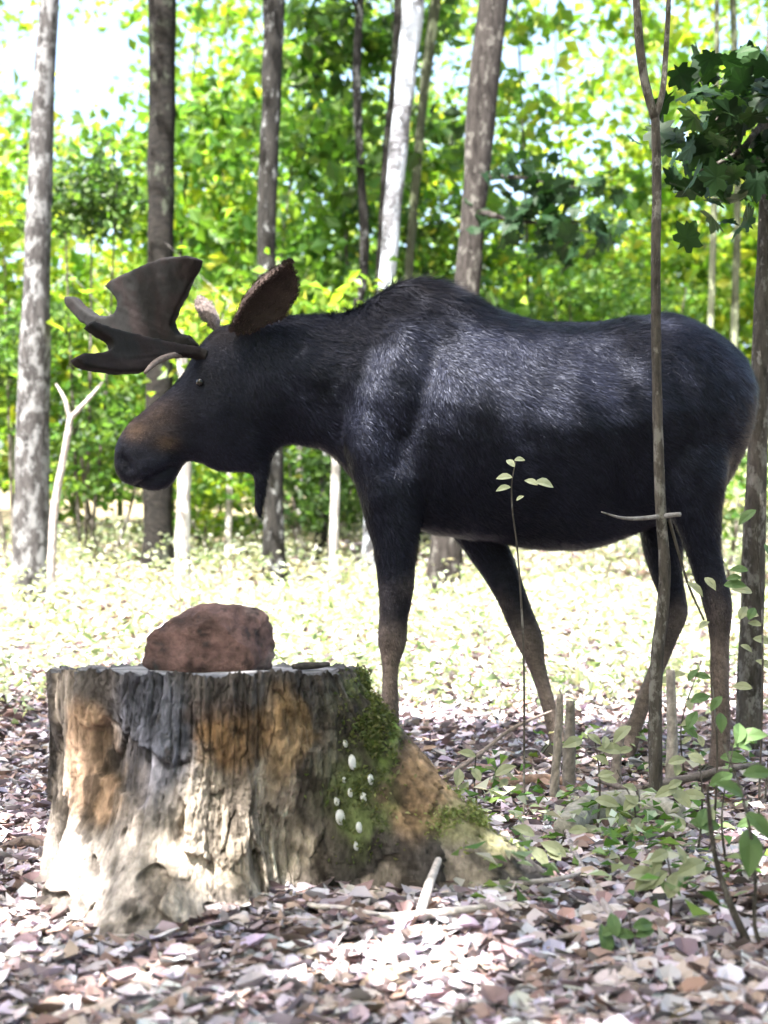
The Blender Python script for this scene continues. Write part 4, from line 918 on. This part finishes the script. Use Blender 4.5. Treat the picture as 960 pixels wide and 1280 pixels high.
# moss tufts on the log and small stones
def stone(px, py, s, label, c, seed):
    Y = 3.3
    for _ in range(20): Y = (CAMZ - gzf((px - HX) / F * Y, Y)) * F / (py - HY)
    X = (px - HX) / F * Y; bm = bmesh.new(); bmesh.ops.create_icosphere(bm, subdivisions=4, radius=s)
    V = np.array([v.co[:] for v in bm.verts]); r_ = np.random.default_rng(seed)
    for q in range(16):
        n = r_.normal(size=3); n /= np.linalg.norm(n); d = V @ n; ex = np.maximum(d - np.quantile(d, r_.uniform(.82, .96)), 0); V -= ex[:, None] * n * .8
    V *= [1.2, .9, .62]; V += V / np.linalg.norm(V, axis=1)[:, None] * (s * .10 * fbm(V / s * 2.2, seed, 4))[:, None]
    for v, w in zip(bm.verts, V): v.co = w
    me = bpy.data.meshes.new('stone'); bm.to_mesh(me); bm.free(); me.polygons.foreach_set('use_smooth', [True] * len(me.polygons))
    up = sstep(.0, .5, V[:, 2] / s + fbm(V / s * 2, seed + 1, 3))[:, None]
    C = np.array(c) * (1 + .5 * fbm(V / s * 3, seed + 2, 3))[:, None]; C = C * (1 - .6 * up) + np.array([.16, .19, .07]) * .6 * up
    setcol(me, np.clip(C, .03, .5)); o = obj('stone', me, M_ROCK); o.location = (X, Y, gzf(X, Y) + s * .22); tag(o, label, 'stone')
stone(735, 1050, .06, 'mossy grey stone in leaves beside the rotten log end', (.26, .25, .24), 5)
stone(832, 1048, .05, 'small mossy stone under the rotten log far end', (.24, .23, .2), 6)
stone(640, 1078, .05, 'dull purple-grey stone at the tip of the stump right root', (.24, .2, .2), 7)

# ================================================================== SHADE TREES behind and beside the camera: their crowns dapple the moose
def shade():
    rng = np.random.default_rng(12)
    def lit(P):
        """where the sun ray past a leaf reaches the moose or the clearing; openings in the canopy are kept there"""
        s = np.array(SUN); t = (P[:, 1] - 5.02) / s[1]; Q = P - s * t[:, None]; px, py = proj(Q)
        px = px + 9 * vnoise(P * 3, 5); py = py + 9 * vnoise(P * 3, 6)
        def box(x0, y0, x1, y1): return (px > x0) & (px < x1) & (py > y0) & (py < y1)
        def ell(cx, cy, rx, ry): return ((px - cx) / rx) ** 2 + ((py - cy) / ry) ** 2 < 1
        a = box(525, 385, 758, 580) | ell(470, 505, 50, 115) & (px < 452 + (610 - py) * .45) | ell(520, 430, 30, 26)
        a |= ell(372, 445, 64, 24) | ell(783, 488, 18, 24) | ell(880, 425, 32, 14) | ell(188, 520, 36, 26) | ell(318, 352, 36, 34)
        a |= ell(655, 760, 30, 60)
        # light falling on the face of the stump
        Q3 = P - s * ((P[:, 1] - 3.28) / s[1])[:, None]; p3, q3 = proj(Q3)
        a |= (((p3 - 265) / 165) ** 2 + ((q3 - 1030) / 120) ** 2 < 1) & (vnoise(np.stack([p3 * .02, q3 * .02, 0 * p3], -1), 19) > -.2)
        # the clearing behind the moose
        t2 = (P[:, 2] - .4) / s[2]; G = P - s * t2[:, None]
        a |= (G[:, 1] > 6.3 + .5 * vnoise(P * .8, 9))
        return a | ((G[:, 1] < 4.75) & (vnoise(np.stack([G[:, 0] * 3.3, G[:, 1] * 3.3, 0 * G[:, 0]], -1), 16) > .42))
    spots = ((-2.7, -.9, 'unseen'), (.9, -1.6, 'b'), (-4.6, 1.4, 'c'), (2.6, 1.2, 'd'))
    labs = ('tall shade maple standing behind the viewpoint to the left', 'tall shade maple standing behind the viewpoint to the right', 'tall shade maple standing left of the stump', 'tall shade maple standing right of the fallen log')
    C0 = []
    for (x, y, q), lb in zip(spots, labs):
        zb = gzf(x, y); root = thing('shade_tree', lb, 'tree', (x, y, zb))
        obj('trunk', tube('trunk', [(x, y, zb - .1), (x + .05, y, 3), (x, y + .1, 6), (x + .1, y, 9.5)], [.2, .15, .12, .04], 14, .12, 30, 3), BK_MAPLE, root)
        for k in range(2):
            a = k * 2.4 + x - 1.9; obj('branch', tube('branch', [(x, y, 5.2 + k * .6), (x + math.cos(a), y + math.sin(a), 6.3 + k * .5), (x + 2 * math.cos(a), y + 2 * math.sin(a), 7 + k * .4)], [.05, .035, .01], 8, .1, 14, k), BK_MAPLE, root)
        n = 8600
        P = np.stack([x + rng.normal(0, 1.6, n), y + .3 + rng.normal(0, 1.5, n), rng.uniform(6.2, 9.5, n)], -1)
        clump = vnoise(P * [.9, .9, .9], 15) > -.25
        P = P[clump & ~lit(P)]
        leaf_obj('crown', P, rng.uniform(.14, .24, len(P)), GRN, M_LEAF, root, .6, .7, rng=rng)
shade()
# the wood goes on behind and beside the viewpoint, closing off the low sky there
def wood_behind():
    rng = np.random.default_rng(31); n = 520
    a = rng.uniform(math.pi * .93, math.pi * 2.07, n); R = rng.uniform(6.5, 15, n)
    S = np.stack([R * np.cos(a), 1.5 + R * np.sin(a), rng.random(n) ** .9 * 7.5], -1)
    P = (S[:, None, :] + rng.normal(size=(n, 40, 3)) * [.7, .7, .3]).reshape(-1, 3)
    s = np.array(SUN); t = (P[:, 2] - .4) / s[2]; G = P - s * t[:, None]
    P = P[(P[:, 2] > gz(P[:, 0], P[:, 1]) + .2) & ~((G[:, 1] > 1.5) & (np.abs(G[:, 0]) < 9))]
    o = leaf_obj('surrounding_wood', P, rng.uniform(.22, .42, len(P)), GRN + DRK, M_LEAF, None, .35, .7, rng=rng)
    tag(o, 'green undergrowth of the wood continuing all round behind the viewpoint', 'woodland', None, 'stuff')
wood_behind()
